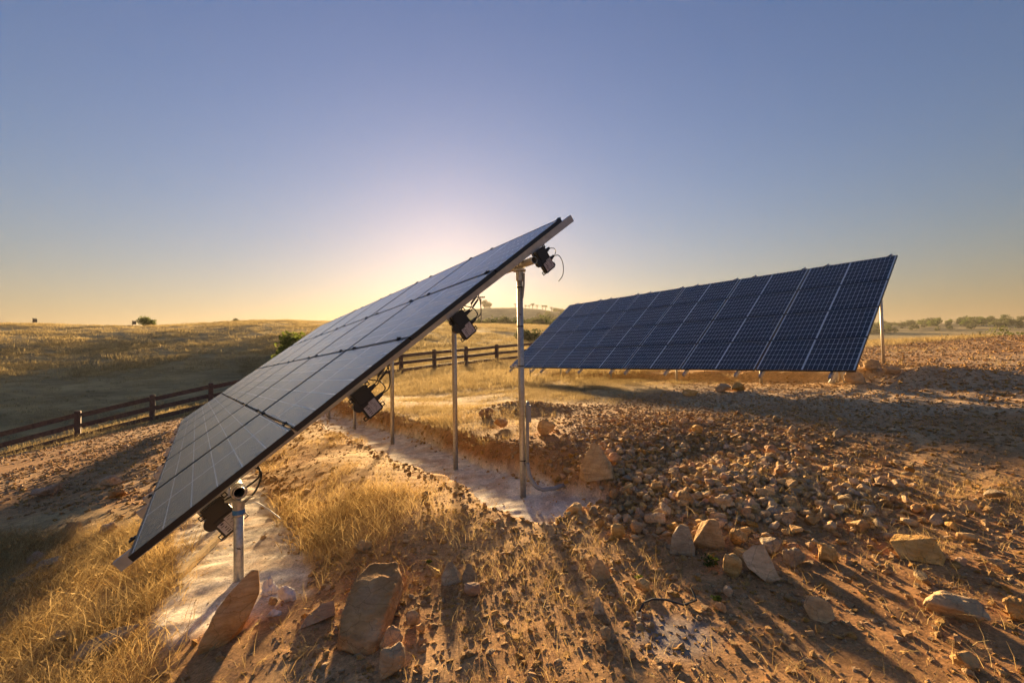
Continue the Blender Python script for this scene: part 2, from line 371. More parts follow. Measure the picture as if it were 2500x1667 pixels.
# ------------------------------------------------------------------ ground sheet
def axis(lo, hi, st, far):
    a = list(np.arange(lo, hi + st / 2, st)); q = st
    up = []; x = hi
    while x < far: q *= 1.06; x += q; up.append(x)
    q = st; dn = []; x = lo
    while x > -far: q *= 1.06; x -= q; dn.append(x)
    return np.array(dn[::-1] + a + up)
gx = axis(-5.0, 7.5, 0.032, 1900); gy = axis(1.3, 10.5, 0.032, 1900)
X, Y = np.meshgrid(gx, gy); fx = X.ravel(); fy = Y.ravel()
Z = height(fx, fy)
nx, ny = len(gx), len(gy)
ii = np.arange(nx - 1)[None, :] + nx * np.arange(ny - 1)[:, None]
quads = np.stack([ii, ii + 1, ii + 1 + nx, ii + nx], -1).reshape(-1, 4)
me = bpy.data.meshes.new('ground')
me.vertices.add(len(fx)); me.vertices.foreach_set('co', np.stack([fx, fy, Z], 1).ravel().astype(np.float32))
me.loops.add(quads.size); me.loops.foreach_set('vertex_index', quads.ravel().astype(np.int32))
me.polygons.add(len(quads)); me.polygons.foreach_set('loop_start', np.arange(0, quads.size, 4, dtype=np.int32))
me.polygons.foreach_set('loop_total', np.full(len(quads), 4, dtype=np.int32))
me.polygons.foreach_set('use_smooth', np.ones(len(quads), dtype=bool))
me.update(calc_edges=True)

def zones(x, y):
    """what covers the ground: dirt / straw / grey stones / slurry / field weights"""
    a, c = ac(x, y); mb, mf = trench(x, y); d = (x - F0[0]) * FN[0] + (y - F0[1]) * FN[1]
    n1 = fbm(x, y, 1.6, 3, 70); n2 = fbm(x, y, 0.5, 2, 75)
    slurry = np.maximum(mb, mf)
    field = sst(d + 1.2 * n1, 0.0, 2.0)
    # straw: bottom left, between trenches, right of the back trench towards the fence, along the fence
    s_left = (1 - sst(x + 0.25 * n1, -1.45, -1.0)) * (1 - sst(y + 0.5 * n1 + 0.28 * (x + 2.2), 3.5, 4.2)) * sst(a * 0 + CF - c, 0.2, 0.45)
    s_mid = sst(c, CF + 0.30, CF + 0.55) * (1 - sst(c, CB - 0.55, CB - 0.35)) * sst(a + 0.3 * n1, -0.35, 0.4) * (1 - sst(a, 12, 13))
    s_bank = sst(c, CB + 0.42, CB + 0.7) * sst(a - 0.12 * (c - CB) + 0.5 * n1, 0.6, 1.6)
    inner = 1 - sst(x + 0.6 * n1, 4.2, 6.0)
    cut = sst(y + 0.9 * n1 - 0.25 * x, 8.9, 10.2)
    s_grass = np.maximum(s_bank * (1 - sst(x + 0.4 * n1, -0.5, 0.6)), cut * inner * sst(c, CB + 0.4, CB + 0.8))
    s_fence = sst(d + 0.6 * n1, -3.2, -2.0) * (1 - sst(d, 2.5, 4))
    s_right = sst(np.hypot((x - 17) * 0.7, y - 22) * -1 + 0.8 * n1, -4.5, -2.5) * 0.9
    straw = np.clip(np.maximum.reduce([s_left, s_mid * 0.75, s_grass, s_fence, s_right]), 0, 1) * (1 - slurry)
    grey = sst(x + 0.9 * n1, 2.6, 4.2) * sst(y + n1, 5.0, 6.5) * (1 - sst(y + 0.5 * n1, 11, 13)) * (1 - straw)
    pit = np.exp(-(((x - 1.02) / 0.28) ** 2 + ((y - 5.6) / 0.75) ** 2) * 1.0)      # pale spoil beside the back post
    cem = np.exp(-(np.clip((((x - 0.72) / 0.20) ** 2 + ((y - 2.13) / 0.16) ** 2 + 0.5 * n2), 0, 9)) ** 2)
    return straw, slurry, grey, field, pit, cem, n1, n2
straw, slurry, grey, field, pit, cem, n1, n2 = zones(fx, fy)
def lerp(a, b, t): return a * (1 - t[:, None]) + np.array(b)[None, :] * t[:, None]
col = np.tile(np.array([[0.46, 0.25, 0.105]]), (len(fx), 1))
col = lerp(col, (0.60, 0.375, 0.18), sst(n1 + 0.6 * n2, -0.3, 0.9))
col = lerp(col, (0.42, 0.20, 0.075), sst(fbm(fx, fy, 2.8, 3, 90), 0.15, 0.9) * 0.7)
col = lerp(col, (0.62, 0.445, 0.265), grey * 0.6)  # pale stones in the far array's shadow, colour lightened to lift the shade
col = lerp(col, (0.50, 0.35, 0.155), straw * 0.7 * (0.45 + 0.55 * sst(fbm(fx, fy, 0.8, 3, 92), -0.5, 0.4)))
col = lerp(col, (0.50, 0.46, 0.39), np.clip(pit * 1.0, 0, 1) * 0.75)
sl_n = sst(fbm(fx, fy, 0.16, 3, 95), -0.8, 0.3)
col = lerp(col, (0.76, 0.68, 0.59), slurry * (0.55 + 0.45 * sl_n))
col = lerp(col, (0.33, 0.32, 0.31), np.clip(cem, 0, 1) * 0.7)
rr_ = np.hypot(fx, fy)
col = lerp(col, (0.26, 0.215, 0.11), sst(rr_, 40, 90))
ca = me.color_attributes.new('Col', 'FLOAT_COLOR', 'POINT'); ca.data.foreach_set('color', np.c_[col, np.ones(len(fx))].ravel().astype(np.float32))
farw = np.maximum(field, sst(rr_, 60, 110))
mk = np.c_[farw, slurry, straw, np.ones(len(fx))]
ca = me.color_attributes.new('Mask', 'FLOAT_COLOR', 'POINT'); ca.data.foreach_set('color', mk.ravel().astype(np.float32))
me.materials.append(M['ground'])
ground = link('ground', me); ground['kind'] = 'structure'

# ------------------------------------------------------------------ solar arrays
UP, VP_ = 1.8437, 1.06            # column and row pitch
PL, PW, FT = 1.818, 1.043, 0.040  # panel length, width, frame depth
LIP = 0.011
def panel_meshes():
    fr = MB()       # local: x = up the slope (width), y = along the array (length), z = out of the glass
    for (cx, cy, hx, hy) in ((LIP / 2, PL / 2, LIP / 2, PL / 2), (PW - LIP / 2, PL / 2, LIP / 2, PL / 2)):
        fr.box((cx, cy, -FT / 2), hx, hy, FT / 2)
    for cy in (LIP / 2, PL - LIP / 2):
        fr.box((PW / 2, cy, -FT / 2), PW / 2 - LIP, LIP / 2, FT / 2)
    bs = MB(); bs.box((PW / 2, PL / 2, -0.0085), PW / 2 - LIP, PL / 2 - LIP, 0.0015)
    gl = MB(); gl.box((PW / 2, PL / 2, -0.0035), PW / 2 - LIP, PL / 2 - LIP, 0.0010)
    mx, my, mg = 0.006, 0.028, 0.030
    cw = (PW - 2 * LIP - 2 * mx) / 6; cl = (PL - 2 * LIP - 2 * my - mg) / 20
    pos = []
    for i in range(6):
        for j in range(20):
            pos.append((LIP + mx + cw * (i + 0.5), LIP + my + cl * (j + 0.5) + (mg if j >= 10 else 0)))
    hx, hy, ch = cw / 2 - 0.0040, cl / 2 - 0.0032, 0.009
    poly = [(-hx + ch, -hy), (hx - ch, -hy), (hx, -hy + ch), (hx, hy - ch), (hx - ch, hy), (-hx + ch, hy), (-hx, hy - ch), (-hx, -hy + ch)]
    ce = MB(); ce.prism(poly, (0, 0, -0.0062), np.eye(3), 0.0006)
    al = MB()
    for (x, y) in pos: al.prism(poly, (x, y, -0.0062), np.eye(3), 0.0006)
    return fr.mesh('panel_frame', M['frame']), bs.mesh('backsheet', M['backsheet']), gl.mesh('glass', M['glass']), ce.mesh('solar_cell', M['cell']), al.mesh('solar_cells', M['cell']), pos
PM = panel_meshes()
jbm = MB(); jbm.box((0, 0, 0), 0.06, 0.045, 0.011)
JB = jbm.mesh('junction_box', M['plastic'])
clm = MB(); clm.box((0, 0, 0.004), 0.018, 0.022, 0.006); clm.tube([(0, 0, 0.0), (0, 0, 0.018)], 0.007, 8)
CL = clm.mesh('panel_clamp', M['plastic'])
def make_array(name, o, u, v, n, skew, label, cells_on, rail0):
    u, v, n = map(np.array, (u, v, n))
    mt = Matrix(((v[0], u[0], n[0], o[0]), (v[1], u[1], n[1], o[1]), (v[2], u[2], n[2], o[2] + CAMZ), (0, 0, 0, 1)))
    # re-orthogonalise
    q = mt.to_3x3(); vx = Vector(v).normalized(); nz = Vector(n).normalized(); uy = nz.cross(vx).normalized()
    mt = Matrix(((vx[0], uy[0], nz[0], o[0]), (vx[1], uy[1], nz[1], o[1]), (vx[2], uy[2], nz[2], o[2] + CAMZ), (0, 0, 0, 1)))
    root = empty(name, mt); tag(root, label, 'solar array')
    left = 300
    for i in range(6):
        for j in range(4):
            p = link('solar_panel', PM[0], root)
            jx, jy = random.uniform(-.002, .002), random.uniform(-.002, .002)
            p.location = (j * VP_ + 0.008 + jx, i * UP + 0.012 + jy, random.uniform(-.002, .002))
            p.rotation_euler = (random.uniform(-.0012, .0012), random.uniform(-.0012, .0012), 0)
            link('backsheet', PM[1], p); link('glass', PM[2], p)
            if (i, j) in cells_on:
                m = min(left, 120)
                order = sorted(PM[5], key=lambda q_: q_[1])
                for (x, y) in order[:m]:
                    c = link('solar_cell', PM[3], p); c.location = (x, y, 0)
                if m < 120:
                    mb_ = MB(); hx = 0.08
                    cw = (PW - 2 * LIP - 0.012) / 6; cl = (PL - 2 * LIP - 0.056 - 0.030) / 20
                    ax, ay, ch = cw / 2 - 0.0040, cl / 2 - 0.0032, 0.009
                    poly = [(-ax + ch, -ay), (ax - ch, -ay), (ax, -ay + ch), (ax, ay - ch), (ax - ch, ay), (-ax + ch, ay), (-ax, ay - ch), (-ax, -ay + ch)]
                    for (x, y) in order[m:]: mb_.prism(poly, (x, y, -0.0062), np.eye(3), 0.0006)
                    q_ = mb_.build('solar_cells', M['cell'], p); q_['kind'] = 'stuff'
                left -= m
            else:
                q_ = link('solar_cells', PM[4], p); q_['kind'] = 'stuff'
            jb = link('junction_box', JB, p); jb.location = (PW - 0.12, PL / 2, -0.022)
    # rails up the slope, two to a column, with clamps at the panel edges
    rails = []
    for i in range(6):
        for dy in (rail0, rail0 + 1.30):
            a0 = i * UP + dy; rails.append(a0)
            y_of = lambda x: a0 - skew * x
            mb = MB(); x0, x1 = -0.16, 4.40; w2, dep, th = 0.022, 0.070, 0.004
            dr = np.array([x1 - x0, y_of(x1) - y_of(x0), 0]); L = np.linalg.norm(dr); ex = dr / L; ey = np.array([-ex[1], ex[0], 0]); ez = np.array([0, 0, 1.0])
            cc = np.array([(x0 + x1) / 2, (y_of(x0) + y_of(x1)) / 2, 0])
            zt = -FT - 0.003
            mb.box(cc + ez * (zt - th / 2), L / 2, w2, th / 2, (ex, ey, ez))
            for sgn in (-1, 1): mb.box(cc + ey * sgn * (w2 - th / 2) + ez * (zt - dep / 2 - th / 2), L / 2, th / 2, dep / 2 - th / 2, (ex, ey, ez))
            for sgn in (-1, 1): mb.box(cc + ey * sgn * (w2 - 0.008) + ez * (zt - dep - th * 0.4), L / 2, 0.0075, th / 2, (ex, ey, ez))
            mb.build('rail', M['rail'], root)
            for xx in (0.0, VP_, 2 * VP_, 3 * VP_, 4 * VP_):
                cpt = link('panel_clamp', CL, root); cpt.location = (xx + (-0.012 if xx == 0 else 0.002 if xx < 4 else 0.006), y_of(xx), 0.002 if 0 < xx < 4 else -0.004)
    return root, mt
o1 = np.array([-2.17952633, 2.51220933, -1.10163475]); u1 = (-0.57931192, 0.81420884, -0.03823169); v1 = (0.64165382, 0.48445953, 0.59462538); n1_ = (-0.50267094, -0.31994206, 0.8030934)
o2 = np.array([6.48102243, 8.37733115, -0.40919152]); u2 = (-0.5982563, 0.80128078, -0.00620575); v2 = (0.62845557, 0.47399721, 0.61674164); n2_ = (-0.49712473, -0.36506954, 0.78714118)
arr1, A1 = make_array('solar_array', o1, u1, v1, n1_, 0.085, 'near solar array seen edge-on with black frame, grey sheen and boxes hung along its edge', [(0, 0), (0, 1), (1, 0)], 0.42)
arr2, A2 = make_array('solar_array', o2, u2, v2, n2_, 0.055, 'far solar array of dark blue panels with white grid lines on the right', [(0, 0), (0, 1), (0, 2)], 0.40)
def lw(mt, x, y, z): return np.array(mt @ Vector((x, y, z)))
def supports(root, mt, backs, fronts, vb, vf, yb, yf):
    ZP = -FT - 0.003 - 0.075 - 0.037
    for (vv, y0, y1) in ((vb, yb, 11.0), (vf, yf, 11.0)):
        m = MB(); r_ = 0.0365; pts = [(vv, y0, ZP), (vv, y1, ZP)]
        m.tube(pts, r_, 20, hollow=True); m.tube(pts[::-1], r_ - 0.005, 20, hollow=True)
        n_ = 20; poly_o = [(r_ * math.cos(2 * math.pi * q / n_), r_ * math.sin(2 * math.pi * q / n_)) for q in range(n_)]
        poly_i = [(x_ * 0.865, z_ * 0.865) for x_, z_ in poly_o]
        vs_ = [(vv + x_, y0 - 0.0005, ZP + z_) for x_, z_ in poly_o] + [(vv + x_, y0 - 0.0005, ZP + z_) for x_, z_ in poly_i]
        m.add(vs_, [(q, (q + 1) % n_, n_ + (q + 1) % n_, n_ + q) for q in range(n_)])
        m.build('cross_pipe', M['pipe'], root, smooth=False)
    posts = []
    for vv, lst in ((vb, backs), (vf, fronts)):
        for a in lst:
            t = lw(mt, vv, a, ZP); zb = h1(t[0], t[1])
            lean = 0.006 * random.uniform(-1, 1)
            m = MB(); m.tube([(t[0] + lean, t[1], zb - 0.25), (t[0], t[1], t[2] - 0.07)], 0.0303, 20)
            p = m.build('post', M['pipe'], root, world=True, smooth=True)
            m = MB(); m.tube([(t[0], t[1], t[2] - 0.16), (t[0], t[1], t[2] - 0.06)], 0.037, 20)
            m.box((t[0], t[1], t[2] - 0.053), 0.062, 0.055, 0.006)
            m.build('collar', M['pipe'], p, world=True)
            m = MB(); vx = np.array(mt.to_3x3() @ Vector((0, 1, 0))); 
            # U-bolt saddle round the cross pipe
            sx = np.array(mt.to_3x3() @ Vector((1, 0, 0))); sz = np.array([0, 0, 1.0])
            arc = [t + 0.044 * (sx * math.cos(th) + np.cross(vx, sx) * math.sin(th)) for th in np.linspace(0, 2 * math.pi, 17)]
            for off in (-0.03, 0.03): m.tube([q + vx * off for q in arc], 0.006, 6)
            m.build('saddle_clamp', M['pipe'], p, world=True)
            posts.append((t, zb, p))
    return posts
posts1 = supports(arr1, A1, [0.207, 1.63, 3.842, 6.046, 8.21, 10.4], [0.25, 1.7, 3.9, 6.1, 8.3, 10.5], 3.60, 0.575, -0.04, 0.26 - 0.06)
posts2 = supports(arr2, A2, [0.23, 2.05, 4.28, 6.61, 8.95, 10.7], [0.54, 2.055, 4.28, 6.61, 8.95, 10.7], 3.40, 0.85, 0.12, 0.12)

# straps, conduit and marks on the near back post
t, zb, p0 = posts1[0]
m = MB()
for zz in (t[2] - 0.225, t[2] - 0.62, t[2] - 1.02, zb + 0.36): m.tube([(t[0], t[1], zz - 0.006), (t[0], t[1], zz + 0.006)], 0.0325, 20)
m.build('black_band', M['plastic'], p0, world=True)
m = MB(); rx = np.array([1.0, 0.0, 0])
q0 = np.array([t[0] + 0.045, t[1] - 0.02, 0])
pts = [q0 + [0.012, 0, 0.95 + zb], q0 + [0.006, 0, 0.7 + zb], q0 + [0.0, 0, 0.34 + zb]]
m.tube(pts, 0.017, 12)
pts = [q0 + [0.0, 0, 0.34 + zb]] + [q0 + np.array([0.16 * (1 - math.cos(th)), -0.03 * math.sin(th), zb + 0.34 - 0.26 * math.sin(th)]) for th in np.linspace(0.1, 1.45, 8)] + [q0 + [0.26, 0.0, zb + 0.085], q0 + [0.36, 0.05, zb + 0.10]]
m.tube(pts, 0.021, 12)
m.build('conduit', M['pvc'], p0, world=True, smooth=True)
m = MB(); m.box(q0 + [0.022, -0.008, zb + 0.83], 0.022, 0.022, 0.085); m.box(q0 + [0.022, -0.033, zb + 0.83], 0.019, 0.004, 0.078)
m.build('conduit_box', M['pvc'], p0, world=True)
m = MB(); m.tube([q0 + [0.0, 0, t[2] - 0.08], q0 + [-0.004, 0, t[2] - 0.2], q0 + [-0.02, 0.004, t[2] - 0.34]], 0.010, 8)
m.build('cable_tail', M['pvc'], p0, world=True)
def ink(p, t, z, s=0.022):
    m = MB(); vd = np.array([-t[0], -t[1], 0]); vd /= np.linalg.norm(vd); sd_ = np.array([-vd[1], vd[0], 0]) * -1; c = np.array([t[0], t[1], z]) + vd * 0.0312
    for ang, l in ((0.5, s), (-0.5, s * 0.5)):
        e = sd_ * math.cos(ang) + np.array([0, 0, 1]) * math.sin(ang); f = np.cross(vd, e)
        m.box(c, l * 0.5, 0.0022, 0.0012, (e, f, vd))
    m.build('pen_mark', M['ink'], p, world=True)
ink(p0, t, t[2] - 0.50, 0.026)
tf, zbf, pf = posts1[6]
ink(pf, tf, zbf + 0.22, 0.026)
m = MB(); m.tube([(tf[0], tf[1], tf[2] - 0.150), (tf[0], tf[1], tf[2] - 0.120)], 0.0385, 20); m.build('blue_tape', M['blue'], pf, world=True)
# two flared white sleeves at the first front post of the far array
t2, zb2, p2 = posts2[6]
m = MB()
for sg in (-1, 1):
    d_ = np.array([0.85, -0.5, 0]) * sg
    base_ = np.array([t2[0] - 0.02, t2[1] - 0.09, zb2])
    pts = [base_ + d_ * (0.045 + 0.10 * (1 - k) ** 3) + [0, 0, 0.56 * k - 0.02] for k in np.linspace(0, 1, 9)]
    m.tube(pts, [0.055 - 0.012 * k for k in np.linspace(0, 1, 9)], 14)
m.build('conduit_sleeve', M['pvcwhite'], p2, world=True, smooth=True)

# optimiser boxes hung below the edge of the near array
def opt_box(v0, cab):
    """local frame of the array: x up the slope, y along it (negative = towards the viewer), z out of the glass"""
    a = 0.42 - 0.085 * v0 - 0.045
    ax = np.array([[1, 0, 0], [0, 0, 1], [0, -1, 0]], float)       # polygon axes: up slope, out of glass; thickness towards the viewer
    zt = -0.118
    poly = [(-0.058, zt), (-0.058, zt - 0.052), (-0.068, zt - 0.060)]
    poly += [(-0.066 - 0.034 * math.sin(th), zt - 0.094 + 0.036 * math.cos(th)) for th in np.linspace(0.15, math.pi - 0.15, 8)]
    poly += [(-0.062, zt - 0.132), (-0.062, zt - 0.196), (-0.054, zt - 0.205), (0.050, zt - 0.205), (0.060, zt - 0.196), (0.060, zt - 0.008), (0.052, zt)]
    m = MB(); m.prism(poly[::-1], (v0, a, 0), ax, 0.016)
    b = m.build('optimizer_box', M['plastic'], arr1)
    m = MB(); inner = [(-0.048, zt - 0.01), (-0.048, zt - 0.09), (0.050, zt - 0.09), (0.050, zt - 0.01)]
    m.prism(inner[::-1], (v0, a - 0.0185, 0), ax, 0.003); 
    m.box((v0 - 0.002, a - 0.0185, zt - 0.148), 0.050, 0.0025, 0.050)
    m.build('cover_plate', M['plastic'], b)
    m = MB(); m.box((v0 + 0.022, a - 0.0219, zt - 0.150), 0.026, 0.0006, 0.042); m.box((v0 - 0.028, a - 0.0219, zt - 0.156), 0.022, 0.0006, 0.036)
    m.build('rating_sticker', M['sticker'], b)
    m = MB()
    rs = random.Random(int(v0 * 100))
    for kk in range(7):
        m.box((v0 + 0.010 + rs.uniform(0, .02), a - 0.0228, zt - 0.116 - kk * 0.0115), rs.uniform(0.004, 0.011), 0.0003, 0.0016)
    for kk in range(5):
        m.box((v0 - 0.034 + rs.uniform(0, .012), a - 0.0228, zt - 0.128 - kk * 0.0135), rs.uniform(0.005, 0.012), 0.0003, rs.uniform(0.002, 0.0045))
    m.build('sticker_print', M['stickerdark'], b)
    m = MB()
    for (x, z) in ((-0.075, zt - 0.035), (0.075, zt - 0.012), (0.075, zt - 0.185), (-0.072, zt - 0.190)):
        for (dx, dz, hx, hz) in ((0, 0.011, 0.013, 0.003), (0, -0.011, 0.013, 0.003), (-0.011, 0, 0.003, 0.014), (0.011, 0, 0.003, 0.014)):
            m.box((v0 + x + dx, a + 0.008, z + dz), hx, 0.003, hz)
    m.build('mounting_tab', M['plastic'], b)
    m = MB()
    m.box((v0 - 0.02, a + 0.022, zt - 0.03), 0.055, 0.002, 0.055)
    m.build('mounting_plate', M['rail'], b)
    m = MB()
    for z in (zt - 0.050, zt - 0.128):
        m.tube([(v0 + 0.058, a, z), (v0 + 0.082, a, z)], 0.017, 8); m.tube([(v0 + 0.082, a, z), (v0 + 0.112, a, z + 0.002)], [0.014, 0.012], 8)
    m.build('plug', M['plastic'], b)
    return a, zt, b
def cable(pts, r, parent, mtl='cable', name='cable'):
    # smooth the control points
    P_ = [np.array(q, float) for q in pts]; out = []
    for i in range(len(P_) - 1):
        p_1 = P_[max(i - 1, 0)]; p0_, p1_ = P_[i], P_[i + 1]; p2_ = P_[min(i + 2, len(P_) - 1)]
        for s in np.linspace(0, 1, 7)[:-1]:
            out.append(0.5 * ((2 * p0_) + (-p_1 + p1_) * s + (2 * p_1 - 5 * p0_ + 4 * p1_ - p2_) * s * s + (-p_1 + 3 * p0_ - 3 * p1_ + p2_) * s ** 3))
    out.append(P_[-1]); m = MB(); m.tube(out, r, 7); return m.build(name, M[mtl], parent, smooth=True)
boxes = [(0.405, 0), (1.60, 1), (2.66, 2), (3.79, 3)]
for v0, k in boxes:
    a, zt, b = opt_box(v0, k)
    K = 1.2; b.scale = (K, K, K); b.location = (v0 * (1 - K), a * (1 - K), zt * (1 - K))
    if k in (1, 2):
        for dz in (0.008, -0.008):
            cable([(v0 + 0.11, a, zt - 0.05 + dz), (v0 + 0.135, a, zt - 0.045 + dz), (v0 + 0.16, a + 0.005, zt - 0.03 + dz)], 0.0035, b)
            m = MB(); m.tube([(v0 + 0.16, a + 0.005, zt - 0.03 + dz * 1.6), (v0 + 0.235, a + 0.01, zt - 0.012 + dz * 1.6)], 0.0085, 8); m.build('connector', M['plastic'], b)
            cable([(v0 + 0.235, a + 0.01, zt - 0.012 + dz * 1.6), (v0 + 0.26, a + 0.015, zt + 0.0 + dz), (v0 + 0.27, a + 0.02, zt + 0.03)], 0.0035, b)
        cable([(v0 + 0.11, a, zt - 0.128), (v0 + 0.165, a - 0.01, zt - 0.125), (v0 + 0.21, a, zt - 0.09), (v0 + 0.25, a + 0.01, zt - 0.03), (v0 + 0.28, a + 0.02, zt + 0.03)], 0.0042, b)
        cable([(v0 + 0.11, a, zt - 0.122), (v0 + 0.15, a - 0.005, zt - 0.11), (v0 + 0.15, a, zt - 0.05), (v0 + 0.11, a + 0.01, zt - 0.005), (v0 + 0.09, a + 0.02, zt + 0.03)], 0.0042, b)
    elif k == 3:
        cable([(v0 + 0.11, a, zt - 0.05), (v0 + 0.15, a - 0.01, zt - 0.075), (v0 + 0.15, a - 0.01, zt - 0.105), (v0 + 0.12, a - 0.01, zt - 0.125)], 0.0035, b)
        cable([(v0 + 0.112, a, zt - 0.128), (v0 + 0.15, a - 0.02, zt - 0.150), (v0 + 0.135, a - 0.03, zt - 0.225), (v0 + 0.07, a - 0.03, zt - 0.300), (v0 + 0.0, a - 0.02, zt - 0.320)], 0.0038, b)
    else:
        cable([(v0 + 0.112, a, zt - 0.128), (v0 + 0.16, a - 0.01, zt - 0.165), (v0 + 0.18, a - 0.02, zt - 0.25), (v0 + 0.19, a - 0.03, zt - 0.33)], 0.0038, b, 'pvcwhite', 'pale_cable')
        cable([(v0 + 0.11, a, zt - 0.05), (v0 + 0.17, a + 0.02, zt - 0.06), (v0 + 0.26, a + 0.03, zt - 0.06), (v0 + 0.29, a + 0.03, zt + 0.0), (v0 + 0.25, a + 0.03, zt + 0.04)], 0.006, b)
        cable([(v0 + 0.112, a, zt - 0.12), (v0 + 0.20, a + 0.02, zt - 0.11), (v0 + 0.28, a + 0.03, zt - 0.05), (v0 + 0.27, a + 0.03, zt + 0.02)], 0.006, b)

# ------------------------------------------------------------------ fence
fence = empty('rail_fence', Matrix.Translation((F0[0], F0[1], float(base(F0[0], F0[1])))))
tag(fence, 'long dark brown wooden post and rail fence with three rails crossing behind the arrays', 'fence')
sp = 2.40; posts = []
for k in range(-2, 13):
    q = F0 + FD * (k * sp + 0.10 * math.sin(k * 2.3)); zb = h1(*q); posts.append((q, zb))
for i, (q, zb) in enumerate(posts):
    m = MB(); ax = (np.array([*FD, 0]), np.array([*FN, 0]), np.array([0, 0, 1.0]))
    c0 = 0.10; m.box((q[0], q[1], zb + 0.52), c0, c0, 0.80, ax)
    # chamfered cap
    top = zb + 1.32
    vs_ = [np.array([q[0], q[1], top]) + ax[0] * c0 * s * i_ + ax[1] * c0 * s * j_ + ax[2] * z_ for (s, z_) in ((1, 0.001), (0.62, 0.03)) for (i_, j_) in ((-1, -1), (1, -1), (1, 1), (-1, 1))]
    m.add(vs_, [(0, 1, 5, 4), (1, 2, 6, 5), (2, 3, 7, 6), (3, 0, 4, 7), (4, 5, 6, 7)])
    m.build('post', M['fence'], fence, world=True)
for (q, zb), (q2, zb2_) in zip(posts[:-1], posts[1:]):
    for hgt in (0.27, 0.71, 1.15):
        p_, r_ = np.array([*(q + FD * 0.101), zb + hgt]), np.array([*(q2 - FD * 0.101), zb2_ + hgt])
        p_[2] += random.uniform(-.015, .015); d_ = r_ - p_; L = np.linalg.norm(d_); ex = d_ / L; ey = np.array([*FN, 0.0]); ez = np.cross(ex, ey)
        m = MB(); m.box((p_ + r_) / 2, L / 2, 0.028, 0.098, (ex, ey, ez)); m.build('rail', M['fence'], fence, world=True)

# ------------------------------------------------------------------ rocks
def rock_mesh(name, seed, npts=16, dims=(1, 1, 1), mtl='rock', flat=0.0, sub=0, rough=0.03):
    r = random.Random(seed); bm = bmesh.new()
    for k in range(npts):
        v = Vector((r.gauss(0, 1), r.gauss(0, 1), r.gauss(0, 1))).normalized() * r.uniform(0.78, 1.0)
        if flat: v.z = max(-flat, min(flat, v.z)) / flat * 0.9
        bm.verts.new((v.x * dims[0] / 2, v.y * dims[1] / 2, v.z * dims[2] / 2))
    res = bmesh.ops.convex_hull(bm, input=bm.verts)
    bmesh.ops.delete(bm, geom=list({g for g in res['geom_interior'] + res['geom_unused'] if isinstance(g, bmesh.types.BMVert)}), context='VERTS')
    if sub:
        bmesh.ops.dissolve_limit(bm, angle_limit=R(14), verts=bm.verts, edges=bm.edges)
        bmesh.ops.bevel(bm, geom=list(bm.edges), offset=0.055 * min(dims), segments=1, affect='EDGES', profile=0.5)
        bmesh.ops.triangulate(bm, faces=bm.faces)
        bmesh.ops.subdivide_edges(bm, edges=bm.edges, cuts=sub, use_grid_fill=True)
        bmesh.ops.triangulate(bm, faces=bm.faces)
        s0 = seed * 1.37
        md = min(dims)
        cc = np.array([v.co[:] for v in bm.verts]) / md
        nn = vnoise(cc[:, 0] * 4 + s0, cc[:, 1] * 4 + cc[:, 2] * 3.1, 3) + 0.6 * vnoise(cc[:, 0] * 10 + s0, cc[:, 2] * 10 - cc[:, 1] * 7, 4)
        for v, q in zip(bm.verts, nn): v.co += v.co.normalized() * float(q) * rough * md
    me_ = bpy.data.meshes.new(name); bm.to_mesh(me_); bm.free(); me_.materials.append(M[mtl])
    return me_
def hull_mesh(name, pts, mtl, seed, sub=3, rough=0.018, bev=0.02):
    bm = bmesh.new()
    for p in pts: bm.verts.new(p)
    res = bmesh.ops.convex_hull(bm, input=bm.verts)
    bmesh.ops.delete(bm, geom=list({g for g in res['geom_interior'] + res['geom_unused'] if isinstance(g, bmesh.types.BMVert)}), context='VERTS')
    bmesh.ops.dissolve_limit(bm, angle_limit=R(8), verts=bm.verts, edges=bm.edges)
    bmesh.ops.bevel(bm, geom=list(bm.edges), offset=bev, segments=2, affect='EDGES', profile=0.6)
    bmesh.ops.triangulate(bm, faces=bm.faces)
    bmesh.ops.subdivide_edges(bm, edges=bm.edges, cuts=sub, use_grid_fill=True); bmesh.ops.triangulate(bm, faces=bm.faces)
    cc = np.array([v.co[:] for v in bm.verts])
    nn = vnoise(cc[:, 0] * 14 + seed, cc[:, 1] * 14 + cc[:, 2] * 9, 3) + 0.6 * vnoise(cc[:, 0] * 40 + seed, cc[:, 2] * 40 - cc[:, 1] * 33, 4)
    for v, q in zip(bm.verts, nn): v.co += v.co.normalized() * float(q) * rough
    me_ = bpy.data.meshes.new(name); bm.to_mesh(me_); bm.free(); me_.materials.append(M[mtl]); return me_
ROCKS = []
